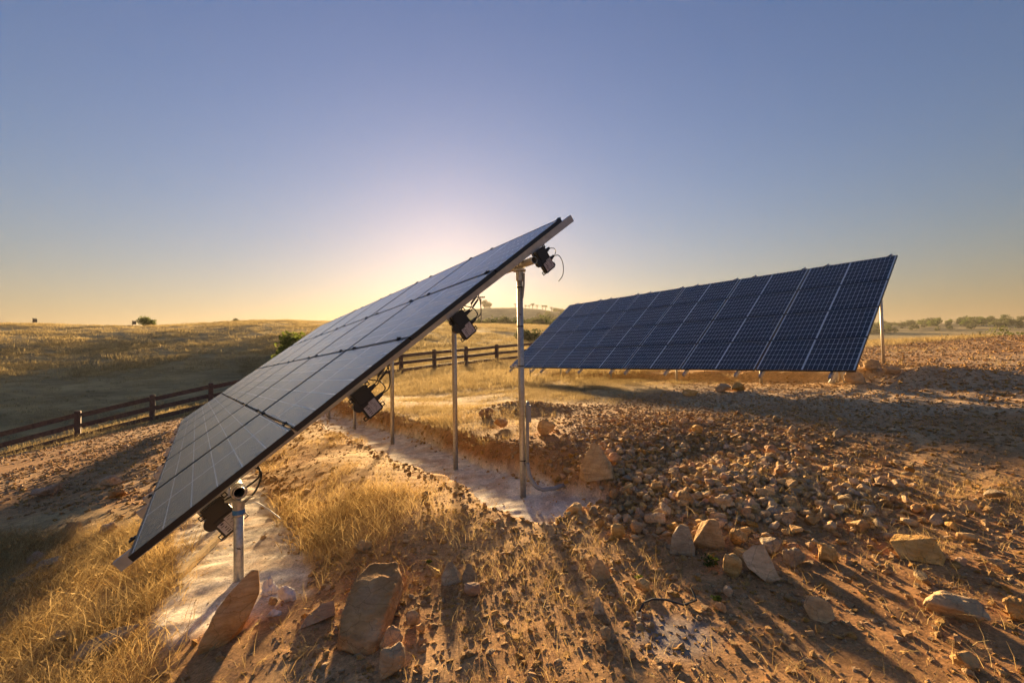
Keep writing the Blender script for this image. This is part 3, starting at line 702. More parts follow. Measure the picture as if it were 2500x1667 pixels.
def rock(dx, dy, wpx, hpx, label, mtl='rock', seed=0, depth=None, group=None, sink=0.18, rz=None, pts=None, flat=0.0, tilt=(0, 0), rough=0.05):
    """dx, dy: foot of the rock in the 2352-wide view; wpx, hpx its extent there"""
    g = gd(dx, dy); dist = math.hypot(g[0], g[1]) ; s = g[1] / FPX * DS
    W, H = wpx * s, hpx * s; D = depth if depth else 0.8 * min(W, H * 1.3) + 0.1 * W
    if pts is None:
        me_ = rock_mesh('rock', seed, 15, (W * 1.06, D, H * (1 + sink) * 1.05), mtl, flat, 3, rough)
    else:
        me_ = hull_mesh('rock', [(x * W, y * D, z * H) for x, y, z in pts], mtl, seed, 5, 0.022 * min(W, H), 0.03 * min(W, H))
    o = link('rock', me_)
    az = math.atan2(g[0], g[1])
    q = np.array([g[0], g[1]]) * (1 + D * 0.35 / dist)
    o.location = (q[0], q[1], h1(*q) + (H * (0.5 - sink * 0.5) if pts is None else -0.04 * H))
    o.rotation_euler = (tilt[0], tilt[1], -az + (rz or 0))
    tag(o, label, 'rock', group); ROCKS.append((q[0], q[1], max(W, D) / 2)); return o
# bespoke outlines: x across, y away, z up, in units of the rock's width / depth / height
SLAB1 = [(-.46, -.42, 0.022), (-.43, -.40, 0.211), (-.20, -.55, 0.022), (-.18, -.5, 0.180), (.02, -.62, 0.000), (.06, -.55, 0.147), (.16, -.45, 0.053), (.34, -.1, 0.105), (.5, .35, 0.211), (.46, .30, 0.443), (.40, .50, 0.548), (-.02, .55, 0.590), (-.22, .30, 0.527), (-.40, -.05, 0.379), (-.3, .5, 0.000), (.42, .5, 0.000), (.30, .02, 0.400)]
SLAB2 = [(x_, -.45 + .25 * abs(z_ - .5), z_) for x_, z_ in ((-.5, .0), (-.45, .2), (-.24, .5), (-.04, .72), (.2, .9), (.36, 1.0), (.48, .96), (.5, .66), (.38, .44), (.18, .22), (-.04, .05), (-.3, -.03))] + [(x_ * .9 + .03, .45, z_ * .86) for x_, z_ in ((-.5, .0), (-.24, .5), (.2, .9), (.48, .9), (.5, .6), (.2, .0), (-.3, .0))]
PYR = [(-.5, -.3, 0), (-.3, -.5, -.05), (.45, -.45, .05), (.5, .3, .15), (-.15, 0, 1.0), (.05, .05, .98), (-.45, -.2, .42), (-.4, .45, 0), (.4, .5, 0), (.3, .0, .52)]
rock(855, 1466, 162, 150, 'largest rock in the foreground, a flat reddish brown slab lying tilted', 'redrock', 11, 0.50, pts=SLAB1)
rock(525, 1480, 122, 160, 'tall reddish slab rock leaning in front of the nearest galvanised post', 'redrock', 12, 0.13, pts=SLAB2)
rock(730, 1437, 76, 44, 'thin pointed brown rock between the two big reddish slabs', 'redrock', 13, 0.07, pts=[(-.5, -.2, 0), (.5, -.3, .35), (.45, .2, .95), (.1, .3, .9), (-.3, .1, .45), (-.4, .4, 0), (.5, .4, 0)])
rock(903, 1566, 84, 76, 'rounded tan boulder cut by the bottom edge of the picture', 'rock', 14, 0.14)
rock(897, 1502, 64, 54, 'brown blocky rock just behind the rounded tan boulder at the bottom', 'redrock', 15, 0.10)
rock(1373, 1131, 82, 78, 'pyramid shaped tan boulder right of the nearest back post', 'rock', 16, 0.28, pts=PYR)
rock(1627, 1264, 72, 68, 'big triangular tan boulder at the front of the rubble heap', 'rock', 17, 0.20, pts=[(-.5, -.3, .0), (-.42, -.4, .2), (.05, -.2, 1.0), (.3, -.1, .92), (.5, -.3, .25), (.45, -.3, 0), (-.3, .5, 0), (.4, .5, 0), (.2, .4, .8), (-.2, .2, .72)])
rock(1567, 1275, 54, 62, 'upright dark topped rock left of the big triangular boulder', 'greyrock', 18, 0.16, pts=[(-.5, -.4, 0), (.5, -.45, .03), (.5, -.4, .4), (.28, -.1, .98), (-.05, -.05, 1.0), (-.4, -.25, .62), (-.48, .4, 0), (.45, .5, 0), (.25, .4, .8), (-.2, .35, .75)])
rock(1748, 1338, 76, 78, 'large sunlit wedge shaped rock leaning at the foot of the heap', 'rock', 19, 0.15, pts=[(-.5, 0, .55), (-.35, -.2, .3), (.2, -.4, 0), (.5, -.2, .12), (.3, 0, .6), (.1, .1, 1.0), (-.2, .1, .9), (-.3, .5, .1), (.4, .5, 0)])
rock(1683, 1328, 54, 52, 'rounded pale tan rock left of the sunlit wedge rock', 'rock', 20)
rock(1827, 1312, 74, 44, 'lumpy yellowish rock right of the sunlit wedge rock', 'greyrock', 21)
rock(1896, 1294, 72, 40, 'long flat topped tan rock at the right end of the heap', 'rock', 22)
rock(2107, 1290, 96, 50, 'flat topped yellowish block lying alone on the graded dirt', 'rock', 23, 0.2, pts=[(-.5, -.2, .55), (-.3, -.5, .02), (.45, -.4, .05), (.5, -.2, .3), (.3, 0, 1.0), (.1, .2, .98), (-.4, .2, .75), (-.4, .5, 0), (.4, .5, 0)])
rock(1882, 1424, 60, 42, 'pale faceted rock standing alone in the right foreground', 'rock', 24, 0.10, pts=[(-.5, -.2, .5), (-.3, -.45, .05), (.15, -.5, -.05), (.5, -.2, .25), (.38, .1, .85), (.1, .2, 1.0), (-.4, .2, .95), (-.4, .5, 0), (.4, .5, 0)])
rock(2205, 1436, 134, 46, 'long half buried flat rock near the right edge of the foreground', 'rock', 25, 0.18, flat=0.6)
rock(2338, 1430, 60, 54, 'brown boulder at the right edge beside the half buried rock', 'rock', 26)
rock(1697, 1262, 46, 46, 'squarish cracked rock right of the big triangular boulder', 'rock', 27)
rock(1762, 1274, 58, 40, 'grey topped block behind the sunlit wedge rock', 'greyrock', 28)
rock(1720, 1300, 44, 32, 'bluish grey stone wedged behind the rounded pale rock', 'greyrock', 29)
rock(1421, 1242, 46, 34, 'smooth rounded rock, left one of the pair at the heap edge', 'rock', 30)
rock(1462, 1230, 44, 32, 'smooth rounded rock, right one of the pair at the heap edge', 'rock', 31)
rock(1503, 1212, 56, 36, 'oblong tan rock above the pair of rounded rocks', 'rock', 32)
rock(1660, 1172, 50, 36, 'bulging tan rock in the middle of the heap', 'rock', 33)
rock(1758, 1150, 52, 26, 'flat topped rock at the upper right of the heap', 'rock', 34)
rock(1818, 1165, 40, 24, 'pale rock at the upper right slope of the heap', 'rock', 35)
rock(1573, 1165, 46, 40, 'blocky tan rock at the upper left of the heap', 'rock', 36)
rock(1255, 1000, 54, 42, 'grey tan boulder just right of the near back post', 'rock', 37)
rock(1115, 962, 50, 26, 'half buried brown block at the left end of the stone bank', 'redrock', 38)
rock(1150, 985, 38, 26, 'brown rock on the stone bank left of the near back post', 'redrock', 39)
rock(238, 1512, 128, 46, 'long grey plank-like slab lying in the straw', 'greyrock', 40, 0.10, pts=[(-.5, -.3, .05), (-.35, -.4, .3), (.1, -.3, .6), (.5, -.1, 1.0), (.3, -.2, .5), (-.1, -.4, .1), (-.4, -.5, 0), (-.3, .5, .75), (.2, .5, .95), (-.3, .4, 0), (.3, .4, .2)])
rock(146, 1486, 62, 38, 'dark ridged rock left of the grey plank-like slab', 'greyrock', 41)
rock(110, 1318, 66, 36, 'dull grey rock at the upper edge of the straw', 'greyrock', 42)
rock(48, 1342, 56, 30, 'low dark rock at the far left of the straw', 'greyrock', 43)
rock(252, 1120, 50, 32, 'tan flat topped rock on the dirt left of the near array', 'rock', 44)
rock(268, 1146, 52, 22, 'reddish wedge rock below the tan flat topped rock', 'redrock', 45)
rock(108, 1142, 66, 30, 'brown rounded mound of rock on the far left dirt', 'redrock', 46)
rock(170, 1218, 34, 24, 'pointed rock in the middle of the left stony dirt', 'rock', 47)
rock(84, 1296, 36, 28, 'brown cube-like rock in the left stony dirt', 'redrock', 48)
rock(248, 1232, 40, 28, 'brown rock at the straw edge beside the near array corner', 'redrock', 49)
rock(1037, 1341, 48, 46, 'dark pyramid rock in the centre foreground', 'greyrock', 50, 0.09, pts=PYR)
rock(1079, 1338, 38, 38, 'small split rock right of the dark pyramid rock', 'greyrock', 51, 0.07, pts=PYR)
rock(1082, 1376, 44, 42, 'cube-like brown rock below the dark pyramid rock', 'redrock', 52)
rock(946, 1441, 36, 36, 'grey brown cobble right of the largest slab', 'greyrock', 53)
rock(966, 1460, 26, 24, 'small rounded cobble below the grey brown cobble', 'rock', 54)
rock(835, 1270, 52, 26, 'striped grey block at the lip of the bank', 'greyrock', 55)
rock(1966, 885, 46, 34, 'tan boulder beside the white sleeved post of the far array', 'rock', 56)
rock(2000, 858, 40, 26, 'sunlit tan rock under the right corner of the far array', 'rock', 57)
rock(2052, 862, 40, 22, 'brown rock beside the pale footing of the right back post', 'rock', 58)
rock(1660, 902, 38, 22, 'pale tan rock in front of the far array, left one of two', 'rock', 59)
rock(1692, 900, 40, 22, 'pale tan rock in front of the far array, right one of two', 'rock', 60)
rock(1585, 910, 40, 18, 'low yellow brown rock in the dry grass before the far array', 'rock', 61)
rock(2292, 1312, 42, 28, 'brown wedge rock on the right slope', 'greyrock', 62)
rock(2225, 1178, 44, 26, 'flat tan slab high on the right dirt', 'rock', 63)
rock(2180, 1205, 50, 22, 'tilted flake of rock on the right dirt', 'rock', 64)
rock(2060, 1250, 66, 24, 'flat brown slab behind the lone yellowish block', 'greyrock', 65)
rock(2215, 1538, 66, 40, 'pointed pale rock in the bottom right corner', 'rock', 66)
rock(1380, 1330, 44, 40, 'tall narrow rock in the centre right foreground', 'rock', 67, pts=PYR, depth=0.07)
rock(1375, 1410, 26, 34, 'small upright pointed stone in the centre foreground', 'rock', 68, pts=PYR, depth=0.05)
rock(1395, 1478, 44, 32, 'cracked brown stone low in the centre foreground', 'greyrock', 69)
rock(1478, 1360, 42, 26, 'flat broken stone below the rounded pair of rocks', 'rock', 70)
rock(1655, 1410, 38, 20, 'smooth brown stone beside the black strap', 'redrock', 71)
rock(1672, 1372, 24, 26, 'upright tan stone above the black strap', 'rock', 72)
rock(625, 1392, 24, 20, 'flat brown flake at the edge of the slab near the white lumps', 'greyrock', 73)
# pale lumps of dried concrete
for (dx, dy, wpx, hpx, lab) in ((652, 1392, 66, 38, 'large crumbly white concrete lump right of the leaning reddish slab'), (618, 1370, 40, 40, 'white concrete lump touching the leaning reddish slab'),
                               (630, 1420, 34, 16, 'small white concrete crumb below the large white lump'), (1238, 1183, 14, 12, 'tiny white chip at the end of the pale trench')):
    o = rock(dx, dy, wpx, hpx, lab, 'concrete_lump', dx, sink=0.3, rough=0.13); o.name = 'concrete_lump'; o['category'] = 'concrete lump'
nhero = len(ROCKS)
# loose stones: shared shapes, each a thing of its own
def dens(x, y):
    """how stony the ground is, 0..1"""
    st, slu, gr, fi, pt, ce, a1, a2 = zones(x, y); a, c = ac(x, y)
    right = sst(x + 0.3 * a1, -0.2, 0.9) * (0.6 + 0.4 * sst(y, 1.2, 3.2))
    heap = np.exp(-(((x - 1.85) / 1.0) ** 2 + ((y - 3.9) / 0.7) ** 2)) + 0.9 * np.exp(-(((x - 1.6) / 1.3) ** 2 + ((y - 5.0) / 0.9) ** 2)) + 0.9 * np.exp(-(((x - 2.2) / 1.7) ** 2 + ((y - 6.4) / 1.6) ** 2)) + 0.9 * np.exp(-(((x - 0.3) / 0.9) ** 2 + ((y - 8.8) / 0.7) ** 2))
    leftd = (1 - sst(x, -3.6, -3.0)) * sst(y, 3.8, 4.6) * (1 - sst(y, 9, 14)) * 0.8
    fore = 0.85 * (1 - sst(y, 3.4, 4.4)) * sst(x, -1.5, -0.9)
    return np.clip(np.maximum.reduce([0.6 * right, heap, leftd, fore, 0.12 + 0 * x]) * (1 - 0.85 * st) * (1 - 0.93 * slu) * (1 - fi), 0, 1)
SM = [rock_mesh('stone', 200 + k, 13, (1, random.uniform(.7, 1), random.uniform(.5, .85)), ('rock', 'rock', 'rock', 'redrock', 'greyrock')[k % 5], 0, 1, 0.03) for k in range(20)]
def visible(x, y, z=0):
    v = np.array([x, y, z - CAMZ]); c, s = math.cos(PITCH), math.sin(PITCH)
    d = v[1] * c + v[2] * s
    if d < 0.5: return False
    return abs(v[0] / d * FPX) < 1255 and abs((-v[1] * s + v[2] * c) / d * FPX) < 840
cand = []
while len(cand) < 290:
    if rng.random() < 0.80:
        x, y = (rng.normal(1.85, 0.62), rng.normal(3.72, 0.36)) if rng.random() < 0.62 else (rng.normal(1.9, 1.0), rng.normal(4.9, 0.7))
    else: x, y = rng.uniform(-4.5, 6.5), rng.uniform(1.9, 8.5)
    if not visible(x, y) or rng.random() > float(dens(np.array([x]), np.array([y]))[0]) + 0.08: continue
    s = float(np.clip(rng.lognormal(math.log(0.092), 0.38), 0.05, 0.20))
    if any((x - a) ** 2 + (y - b) ** 2 < ((r + s * 0.5) * 0.85) ** 2 for a, b, r in ROCKS): continue
    ROCKS.append((x, y, s / 2)); cand.append((x, y, s))
for k, (x, y, s) in enumerate(cand):
    o = link('stone', SM[k % 20]); o.location = (x, y, h1(x, y) + s * 0.20); o.scale = (s, s * rng.uniform(.8, 1.2), s)
    o.rotation_euler = (rng.uniform(-.5, .5), rng.uniform(-.5, .5), rng.uniform(0, 6.28))
    colr = {'tan_rock': 'tan', 'reddish_rock': 'reddish brown', 'grey_brown_rock': 'grey brown'}[o.data.materials[0].name]
    size = 'head sized' if s > 0.105 else 'fist sized' if s > 0.07 else 'egg sized'
    if x > 0.45 and y > 3.1:
        where = 'on the near slope of the rubble heap' if y < 3.65 and x < 3.2 else 'on the crest of the rubble heap' if y < 4.5 and x < 3.2 else 'at the back of the rubble heap' if x < 3.2 else 'on the graded ground right of the heap'
        tag(o, '%s %s angular stone %s' % (size, colr, where), 'stone', '%s %s stones %s' % (size, colr, where))
    elif x < -1.2: tag(o, 'small loose stone on the dirt and straw at the left', 'stone', 'loose stones on the left ground')
    else: tag(o, 'small loose stone scattered on the bare foreground dirt', 'stone', 'loose stones in the foreground')

# ------------------------------------------------------------------ scatter (gravel, straw): points + instances
def scatter(name, protos, pts, rot, scl, idx):
    me_ = bpy.data.meshes.new(name); me_.vertices.add(len(pts)); me_.vertices.foreach_set('co', np.asarray(pts, np.float32).ravel())
    at_ = me_.attributes.new('rot', 'FLOAT_VECTOR', 'POINT'); at_.data.foreach_set('vector', np.asarray(rot, np.float32).ravel())
    at_ = me_.attributes.new('scl', 'FLOAT', 'POINT'); at_.data.foreach_set('value', np.asarray(scl, np.float32).ravel())
    at_ = me_.attributes.new('idx', 'INT', 'POINT'); at_.data.foreach_set('value', np.asarray(idx, np.int32).ravel())
    o = link(name, me_); o['kind'] = 'stuff'
    col_ = bpy.data.collections.new(name + '_shapes')
    for k, pm in enumerate(protos):
        po = bpy.data.objects.new('%s_shape_%02d' % (name, k), pm); col_.objects.link(po)
    ng = bpy.data.node_groups.new(name + '_nodes', 'GeometryNodeTree')
    ng.interface.new_socket('Geometry', in_out='INPUT', socket_type='NodeSocketGeometry'); ng.interface.new_socket('Geometry', in_out='OUTPUT', socket_type='NodeSocketGeometry')
    gi = ng.nodes.new('NodeGroupInput'); go = ng.nodes.new('NodeGroupOutput')
    ip = ng.nodes.new('GeometryNodeInstanceOnPoints'); ci = ng.nodes.new('GeometryNodeCollectionInfo')
    ci.inputs['Collection'].default_value = col_; ci.inputs['Separate Children'].default_value = True; ci.inputs['Reset Children'].default_value = True
    ip.inputs['Pick Instance'].default_value = True
    def na(nm, dt):
        q = ng.nodes.new('GeometryNodeInputNamedAttribute'); q.data_type = dt; q.inputs['Name'].default_value = nm; return [s_ for s_ in q.outputs if s_.enabled and s_.name == 'Attribute'][0]
    L_ = ng.links.new
    L_(gi.outputs[0], ip.inputs['Points']); L_(ci.outputs[0], ip.inputs['Instance'])
    L_(na('idx', 'INT'), ip.inputs['Instance Index'])
    L_(na('rot', 'FLOAT_VECTOR'), ip.inputs['Rotation']); L_(na('scl', 'FLOAT'), ip.inputs['Scale'])
    L_(ip.outputs[0], go.inputs[0])
    md = o.modifiers.new('scatter', 'NODES'); md.node_group = ng
    return o
def sample(n, x0, x1, y0, y1, fn, cone=True):
    out = []
    got = 0
    while got < n:
        x = rng.uniform(x0, x1, n); y = rng.uniform(y0, y1, n)
        k = rng.random(n) < fn(x, y)
        if cone: k &= np.abs(x) < 1.25 * y + 1.3
        out.append(np.c_[x[k], y[k]]); got += k.sum()
        if len(out) > 60: break
    return np.concatenate(out)[:n]
def put(pts, sink=0.0):
    return np.c_[pts, height(pts[:, 0], pts[:, 1]) + sink]

GM = [rock_mesh('pebble', 300 + k, 10, (1, random.uniform(.65, 1), random.uniform(.4, .8)), 'gravel') for k in range(12)]
P_list = []; S_list = []
def straw_w0(x, y): return zones(x, y)[0]
def gadd(n, box_, smin, smax, fn):
    q = sample(n, *box_, fn); s = smin * (smax / smin) ** (rng.random(len(q)) ** 1.7)
    P_list.append(q); S_list.append(s)
gadd(3500, (-1.4, 4.5, 1.5, 4.5), 0.03, 0.06, lambda x, y: dens(x, y))
gadd(34000, (-3, 5, 1.2, 6.0), 0.010, 0.04, lambda x, y: dens(x, y) * 0.9 + 0.08)
gadd(9000, (-2.5, 6.5, 2.0, 9.5), 0.03, 0.075, lambda x, y: dens(x, y) ** 1.3)
def heapw(x, y): return (1.3 * np.exp(-(((x - 1.9) / 0.85) ** 2 + ((y - 3.7) / 0.55) ** 2)) + 0.8 * np.exp(-(((x - 1.6) / 1.05) ** 2 + ((y - 4.9) / 0.8) ** 2)) + np.exp(-(((x - 2.2) / 1.3) ** 2 + ((y - 6.2) / 1.3) ** 2)) + np.exp(-(((x - 0.25) / 0.8) ** 2 + ((y - 8.8) / 0.6) ** 2))) * (1 - zones(x, y)[1])
gadd(2600, (-1.2, 5, 2.8, 10), 0.045, 0.10, heapw)
gadd(9000, (-1.2, 5, 3.0, 10), 0.02, 0.05, heapw)
gadd(900, (0.3, 3.6, 3.0, 5.4), 0.06, 0.15, heapw)
def bankw(x, y):
    a, c = ac(x, y); return np.exp(-((c - CB - 0.52) / 0.16) ** 2) * (a > -0.4) * (a < 12) + 0.55 * np.exp(-((c - CB + 0.55) / 0.12) ** 2) * (a > -0.3) * (a < 12) + 0.7 * np.exp(-((c - CF - 0.50) / 0.12) ** 2) * (a > -0.3) * (a < 6)
gadd(3600, (-8, 2, 2.4, 13), 0.02, 0.085, bankw)
gadd(4500, (-6, 1, 2.4, 9), 0.012, 0.05, lambda x, y: ((ac(x, y)[1] > CF + 0.4) & (ac(x, y)[1] < CB - 0.5)) * 0.8 * (1 - trench(x, y)[0]))
gadd(900, (-6, 1, 2.2, 9), 0.008, 0.028, lambda x, y: np.maximum(*trench(x, y)) * 0.8)
gadd(24000, (0, 11, 4.5, 13), 0.02, 0.075, lambda x, y: sst(x, 0, 2) * dens(x, y) * 1.5)
gadd(11000, (-9, -2, 3.4, 12), 0.015, 0.09, lambda x, y: dens(x, y))
gadd(6000, (-22, -4, 9, 20), 0.03, 0.12, lambda x, y: 0.5 * (1 - straw_w0(x, y)) * (((x - F0[0]) * FN[0] + (y - F0[1]) * FN[1]) < -1.5))
gadd(13000, (7, 22, 6, 22), 0.035, 0.13, lambda x, y: dens(x, y) * 1.2)
gadd(5000, (0.6, 1.6, 4.6, 6.9), 0.012, 0.04, lambda x, y: np.exp(-(((x - 1.02) / 0.3) ** 2 + ((y - 5.6) / 0.75) ** 2)))
GP = np.concatenate(P_list); GS = np.concatenate(S_list)
RP = sample(1000, 0.3, 3.7, 2.95, 5.6, lambda x, y: heapw(x, y) * (1 - 0.8 * sst(y, 4.3, 5.3))); RS = 0.055 * (0.15 / 0.055) ** (rng.random(len(RP)) ** 1.6)
scatter('rubble', SM, np.c_[RP, height(RP[:, 0], RP[:, 1]) + RS * 0.22], np.c_[rng.uniform(-0.6, 0.6, (len(RP), 2)), rng.uniform(0, 6.28, len(RP))], RS, rng.integers(0, 20, len(RP)))
scatter('gravel', GM, np.c_[GP, height(GP[:, 0], GP[:, 1]) + GS * np.where(GS < 0.03, -0.16, np.where(GS < 0.05, -0.05, 0.10))], rng.uniform(-0.5, 0.5, (len(GP), 3)) * [1, 1, 0] + rng.uniform(0, 6.28, (len(GP), 1)) * [0, 0, 1], GS, rng.integers(0, 12, len(GP)))

def blades(name, nb, hmin, hmax, spread, lean, wid, mtl, seed, seg=3, head=0.0, lie=0.0):
    r = random.Random(seed); V, Fc = [], []
    for b in range(nb):
        a = r.uniform(0, 6.283); rad = spread * math.sqrt(r.random()); bx, by = rad * math.cos(a), rad * math.sin(a)
        h = r.uniform(hmin, hmax); da = a + r.gauss(0, 0.9); ln = abs(r.gauss(lean, lean * 0.6)); ww = wid * r.uniform(0.6, 1.3)
        fa = r.uniform(0, 3.14)
        if lie and r.random() < lie: ln = r.uniform(1.1, 1.5); da = r.uniform(0, 6.283)
        sx, sy = math.cos(fa) * ww / 2, math.sin(fa) * ww / 2
        px, py, pz = bx, by, -0.01; k0 = len(V)
        for s in range(seg + 1):
            t = s / seg; th = min(ln * (0.35 + 0.9 * t), 1.62); wt = (1 - t * 0.85)
            V += [(px - sx * wt, py - sy * wt, pz), (px + sx * wt, py + sy * wt, pz)]
            st = h / seg; px += math.sin(th) * math.cos(da) * st; py += math.sin(th) * math.sin(da) * st; pz = max(pz + math.cos(th) * st, 0.002 + 0.004 * r.random())
        for s in range(seg): Fc.append((k0 + 2 * s, k0 + 2 * s + 1, k0 + 2 * s + 3, k0 + 2 * s + 2))
        if head and r.random() < head:
            e = Vector(V[-1]); dv = (Vector(V[-1]) - Vector(V[-3])).normalized()
            for q in range(4):
                k0 = len(V); c_ = e - dv * (q * 0.014); o_ = Vector((r.uniform(-1, 1), r.uniform(-1, 1), r.uniform(-.4, .4))) * 0.007
                V += [tuple(c_), tuple(c_ + o_ + dv * 0.008), tuple(c_ + dv * 0.022), tuple(c_ - o_ + dv * 0.008)]; Fc.append((k0, k0 + 1, k0 + 2, k0 + 3))
    me_ = bpy.data.meshes.new(name); me_.from_pydata(V, [], Fc); me_.materials.append(M[mtl]); me_.update(); return me_
TUFT = [blades('tuft', 34, 0.05, 0.15, 0.07, 0.75, 0.0035, 'straw', 500 + k, 3, 0.1, 0.3) for k in range(5)]
MAT_ = [blades('straw_mat', 54, 0.08, 0.26, 0.17, 1.35, 0.0034, 'straw', 520 + k, 3, 0.04, 0.8) for k in range(5)]
TALL = [blades('tall_tuft', 16, 0.14, 0.36, 0.06, 0.4, 0.003, 'strawpale', 540 + k, 4, 0.6, 0.1) for k in range(4)]
MIDG = [blades('grass_clump', 40, 0.05, 0.16, 0.26, 1.15, 0.006, 'strawpale', 560 + k, 2, 0, 0.55) for k in range(4)]
FAR_ = [blades('field_clump', 44, 0.10, 0.32, 0.75, 0.7, 0.026, 'fieldgrass', 580 + k, 2, 0, 0.15) for k in range(4)]
def straw_w(x, y): return zones(x, y)[0]
# near straw
q1 = sample(900, -5.2, -0.9, 1.2, 4.3, lambda x, y: straw_w(x, y) * (0.45 + 0.6 * sst(fbm(x, y, 0.5, 2, 120), -0.4, 0.5)))
q2 = sample(160, -5.0, 0.9, 2.4, 8.0, lambda x, y: straw_w(x, y) * (ac(x, y)[1] > CF + 0.25) * (0.1 + 0.9 * sst(fbm(x, y, 0.7, 2, 121), -0.1, 0.5)))
q3 = sample(130, -1.6, 4.0, 1.4, 3.9, lambda x, y: (1 - zones(x, y)[1]) * 0.7 * sst(fbm(x, y, 0.5, 2, 122), 0.0, 0.6) * (1 - sst(x, 0.8, 3.2) * 0.7))
def trip(q, np_, smin, smax, tilt=0.15):
    n_ = len(q); return put(q, -0.004), np.c_[rng.uniform(-tilt, tilt, (n_, 2)), rng.uniform(0, 6.28, n_)], rng.uniform(smin, smax, n_), rng.integers(0, np_, n_)
def cat(*ts): return [np.concatenate([t_[k] for t_ in ts]) for k in range(4)]
def off(t_, k): return (t_[0], t_[1], t_[2], t_[3] + k)
k1 = rng.random(len(q1)); k2 = rng.random(len(q2))
near_t = cat(off(trip(q1[k1 < 0.84], 5, 0.7, 1.25), 5), trip(q1[(k1 >= 0.84) & (k1 < 0.99)], 5, 0.5, 1.0), off(trip(q1[k1 >= 0.99], 4, 0.6, 0.9), 10),
             off(trip(q2[k2 < 0.7], 5, 0.6, 1.1), 5), trip(q2[(k2 >= 0.7) & (k2 < 0.95)], 5, 0.45, 0.95), off(trip(q2[k2 >= 0.95], 4, 0.6, 1.0), 10))
scatter('dry_straw', TUFT + MAT_ + TALL, *near_t)
STK = [blades('stalks', 6, 0.05, 0.17, 0.06, 1.1, 0.0026, 'straw', 600 + k, 3, 0.1, 0.75) for k in range(6)]
q4 = sample(130, -1.6, 4.2, 1.4, 4.6, lambda x, y: (1 - zones(x, y)[1]) * (0.25 + 0.5 * sst(fbm(x, y, 0.6, 2, 123), -0.2, 0.6)))
LIT = [blades('litter', 10, 0.03, 0.12, 0.10, 1.45, 0.0024, 'straw', 640 + k, 2, 0, 1.0) for k in range(4)]
q4b = sample(1800, -1.6, 4.2, 1.4, 4.6, lambda x, y: (1 - zones(x, y)[1]) * (0.15 + 0.8 * sst(fbm(x, y, 0.6, 2, 124), -0.1, 0.6)))
scatter('straw_litter', LIT, *trip(q4b, 4, 0.6, 1.3))
scatter('scattered_stalks', STK, *cat(trip(q4, 6, 0.6, 1.3), trip(q3, 6, 0.8, 1.5)))
# grass between the back trench, the fence and the far array
q5 = sample(6500, -9, 7, 5.5, 19, lambda x, y: straw_w(x, y) * (0.12 + 0.88 * sst(fbm(x, y, 1.2, 3, 130), -0.35, 0.5)) * (ac(x, y)[1] > CB + 0.4))
q6 = sample(15000, -28, 14, 14, 42, lambda x, y: straw_w(x, y) * (0.4 + 0.6 * sst(fbm(x, y, 1.5, 3, 131), -0.5, 0.5)))
q7 = sample(700, 8, 24, 10, 30, lambda x, y: straw_w(x, y) + 0.01)
scatter('dry_grass', MIDG + TALL, *cat(trip(q5, 4, 0.4, 0.85), trip(q6, 4, 0.9, 1.9), off(trip(q6[:1200], 4, 1.2, 2.0), 4), trip(q7, 4, 1.0, 2.0)))
# far field
def fw(x, y):
    d = (x - F0[0]) * FN[0] + (y - F0[1]) * FN[1]
    return (d > 0.6) * (0.25 + 0.75 * sst(fbm(x, y, 6, 3, 140), -0.5, 0.6))
q8 = sample(9000, -60, 25, 20, 60, fw); q9 = sample(15000, -150, 60, 40, 150, lambda x, y: fw(x, y) * (np.hypot(x, y) < 150))
scatter('field_grass', FAR_, *cat(trip(q8, 4, 0.35, 0.9), trip(q9, 4, 0.8, 1.6)))

# ------------------------------------------------------------------ trees and shrubs
def crown_mesh(name, w_, h_, nclump, nleaf, leaf, mtl, seed, flat_bottom=True):
    r = np.random.default_rng(seed); V = []; Fc = []
    cen = []
    for k in range(nclump):
        v = r.normal(size=3); v /= np.linalg.norm(v); v *= r.uniform(0.45, 0.9)
        cen.append((v[0] * w_ / 2, v[1] * w_ / 2, h_ / 2 + v[2] * h_ / 2, r.uniform(0.16, 0.30) * w_))
    for (cx, cy, cz, cr) in cen:
        for j in range(nleaf):
            v = r.normal(size=3); v /= np.linalg.norm(v); v *= cr * r.random() ** 0.4
            c = np.array([cx, cy, max(cz + v[2] * h_ / w_, 0.02)]) + np.array([v[0], v[1], 0])
            a = r.normal(size=3); a /= np.linalg.norm(a); b = np.cross(a, r.normal(size=3)); b /= np.linalg.norm(b)
            s = leaf * r.uniform(0.5, 1.3); k0 = len(V)
            V += [tuple(c - a * s), tuple(c + b * s * 0.5), tuple(c + a * s), tuple(c - b * s * 0.5)]; Fc.append((k0, k0 + 1, k0 + 2, k0 + 3))
    me_ = bpy.data.meshes.new(name); me_.from_pydata(V, [], Fc); me_.materials.append(M[mtl]); me_.update(); return me_
def tree(name, p, w_, h_, th, label, cat_, mtl='leafdark', seed=1, nclump=22, nleaf=70, leaf=None, group=None):
    root = empty(name, Matrix.Translation((p[0], p[1], p[2]))); tag(root, label, cat_, group)
    m = MB(); r = random.Random(seed); tr = w_ * 0.035
    m.tube([(0, 0, -0.3), (0.02 * w_, 0, th * 0.6), (0, 0, th + h_ * 0.3)], [tr * 1.4, tr, tr * 0.5], 8)
    for k in range(5):
        a = r.uniform(0, 6.28); m.tube([(0, 0, th * 0.7), (math.cos(a) * w_ * 0.15, math.sin(a) * w_ * 0.15, th + h_ * 0.25), (math.cos(a) * w_ * 0.32, math.sin(a) * w_ * 0.32, th + h_ * 0.5)], [tr * 0.6, tr * 0.4, tr * 0.15], 6)
    m.build('trunk', M['trunk'], root)
    c = link('crown', crown_mesh('crown', w_, h_, nclump, nleaf, leaf or w_ * 0.05, mtl, seed), root); c.location = (0, 0, th)
    return root
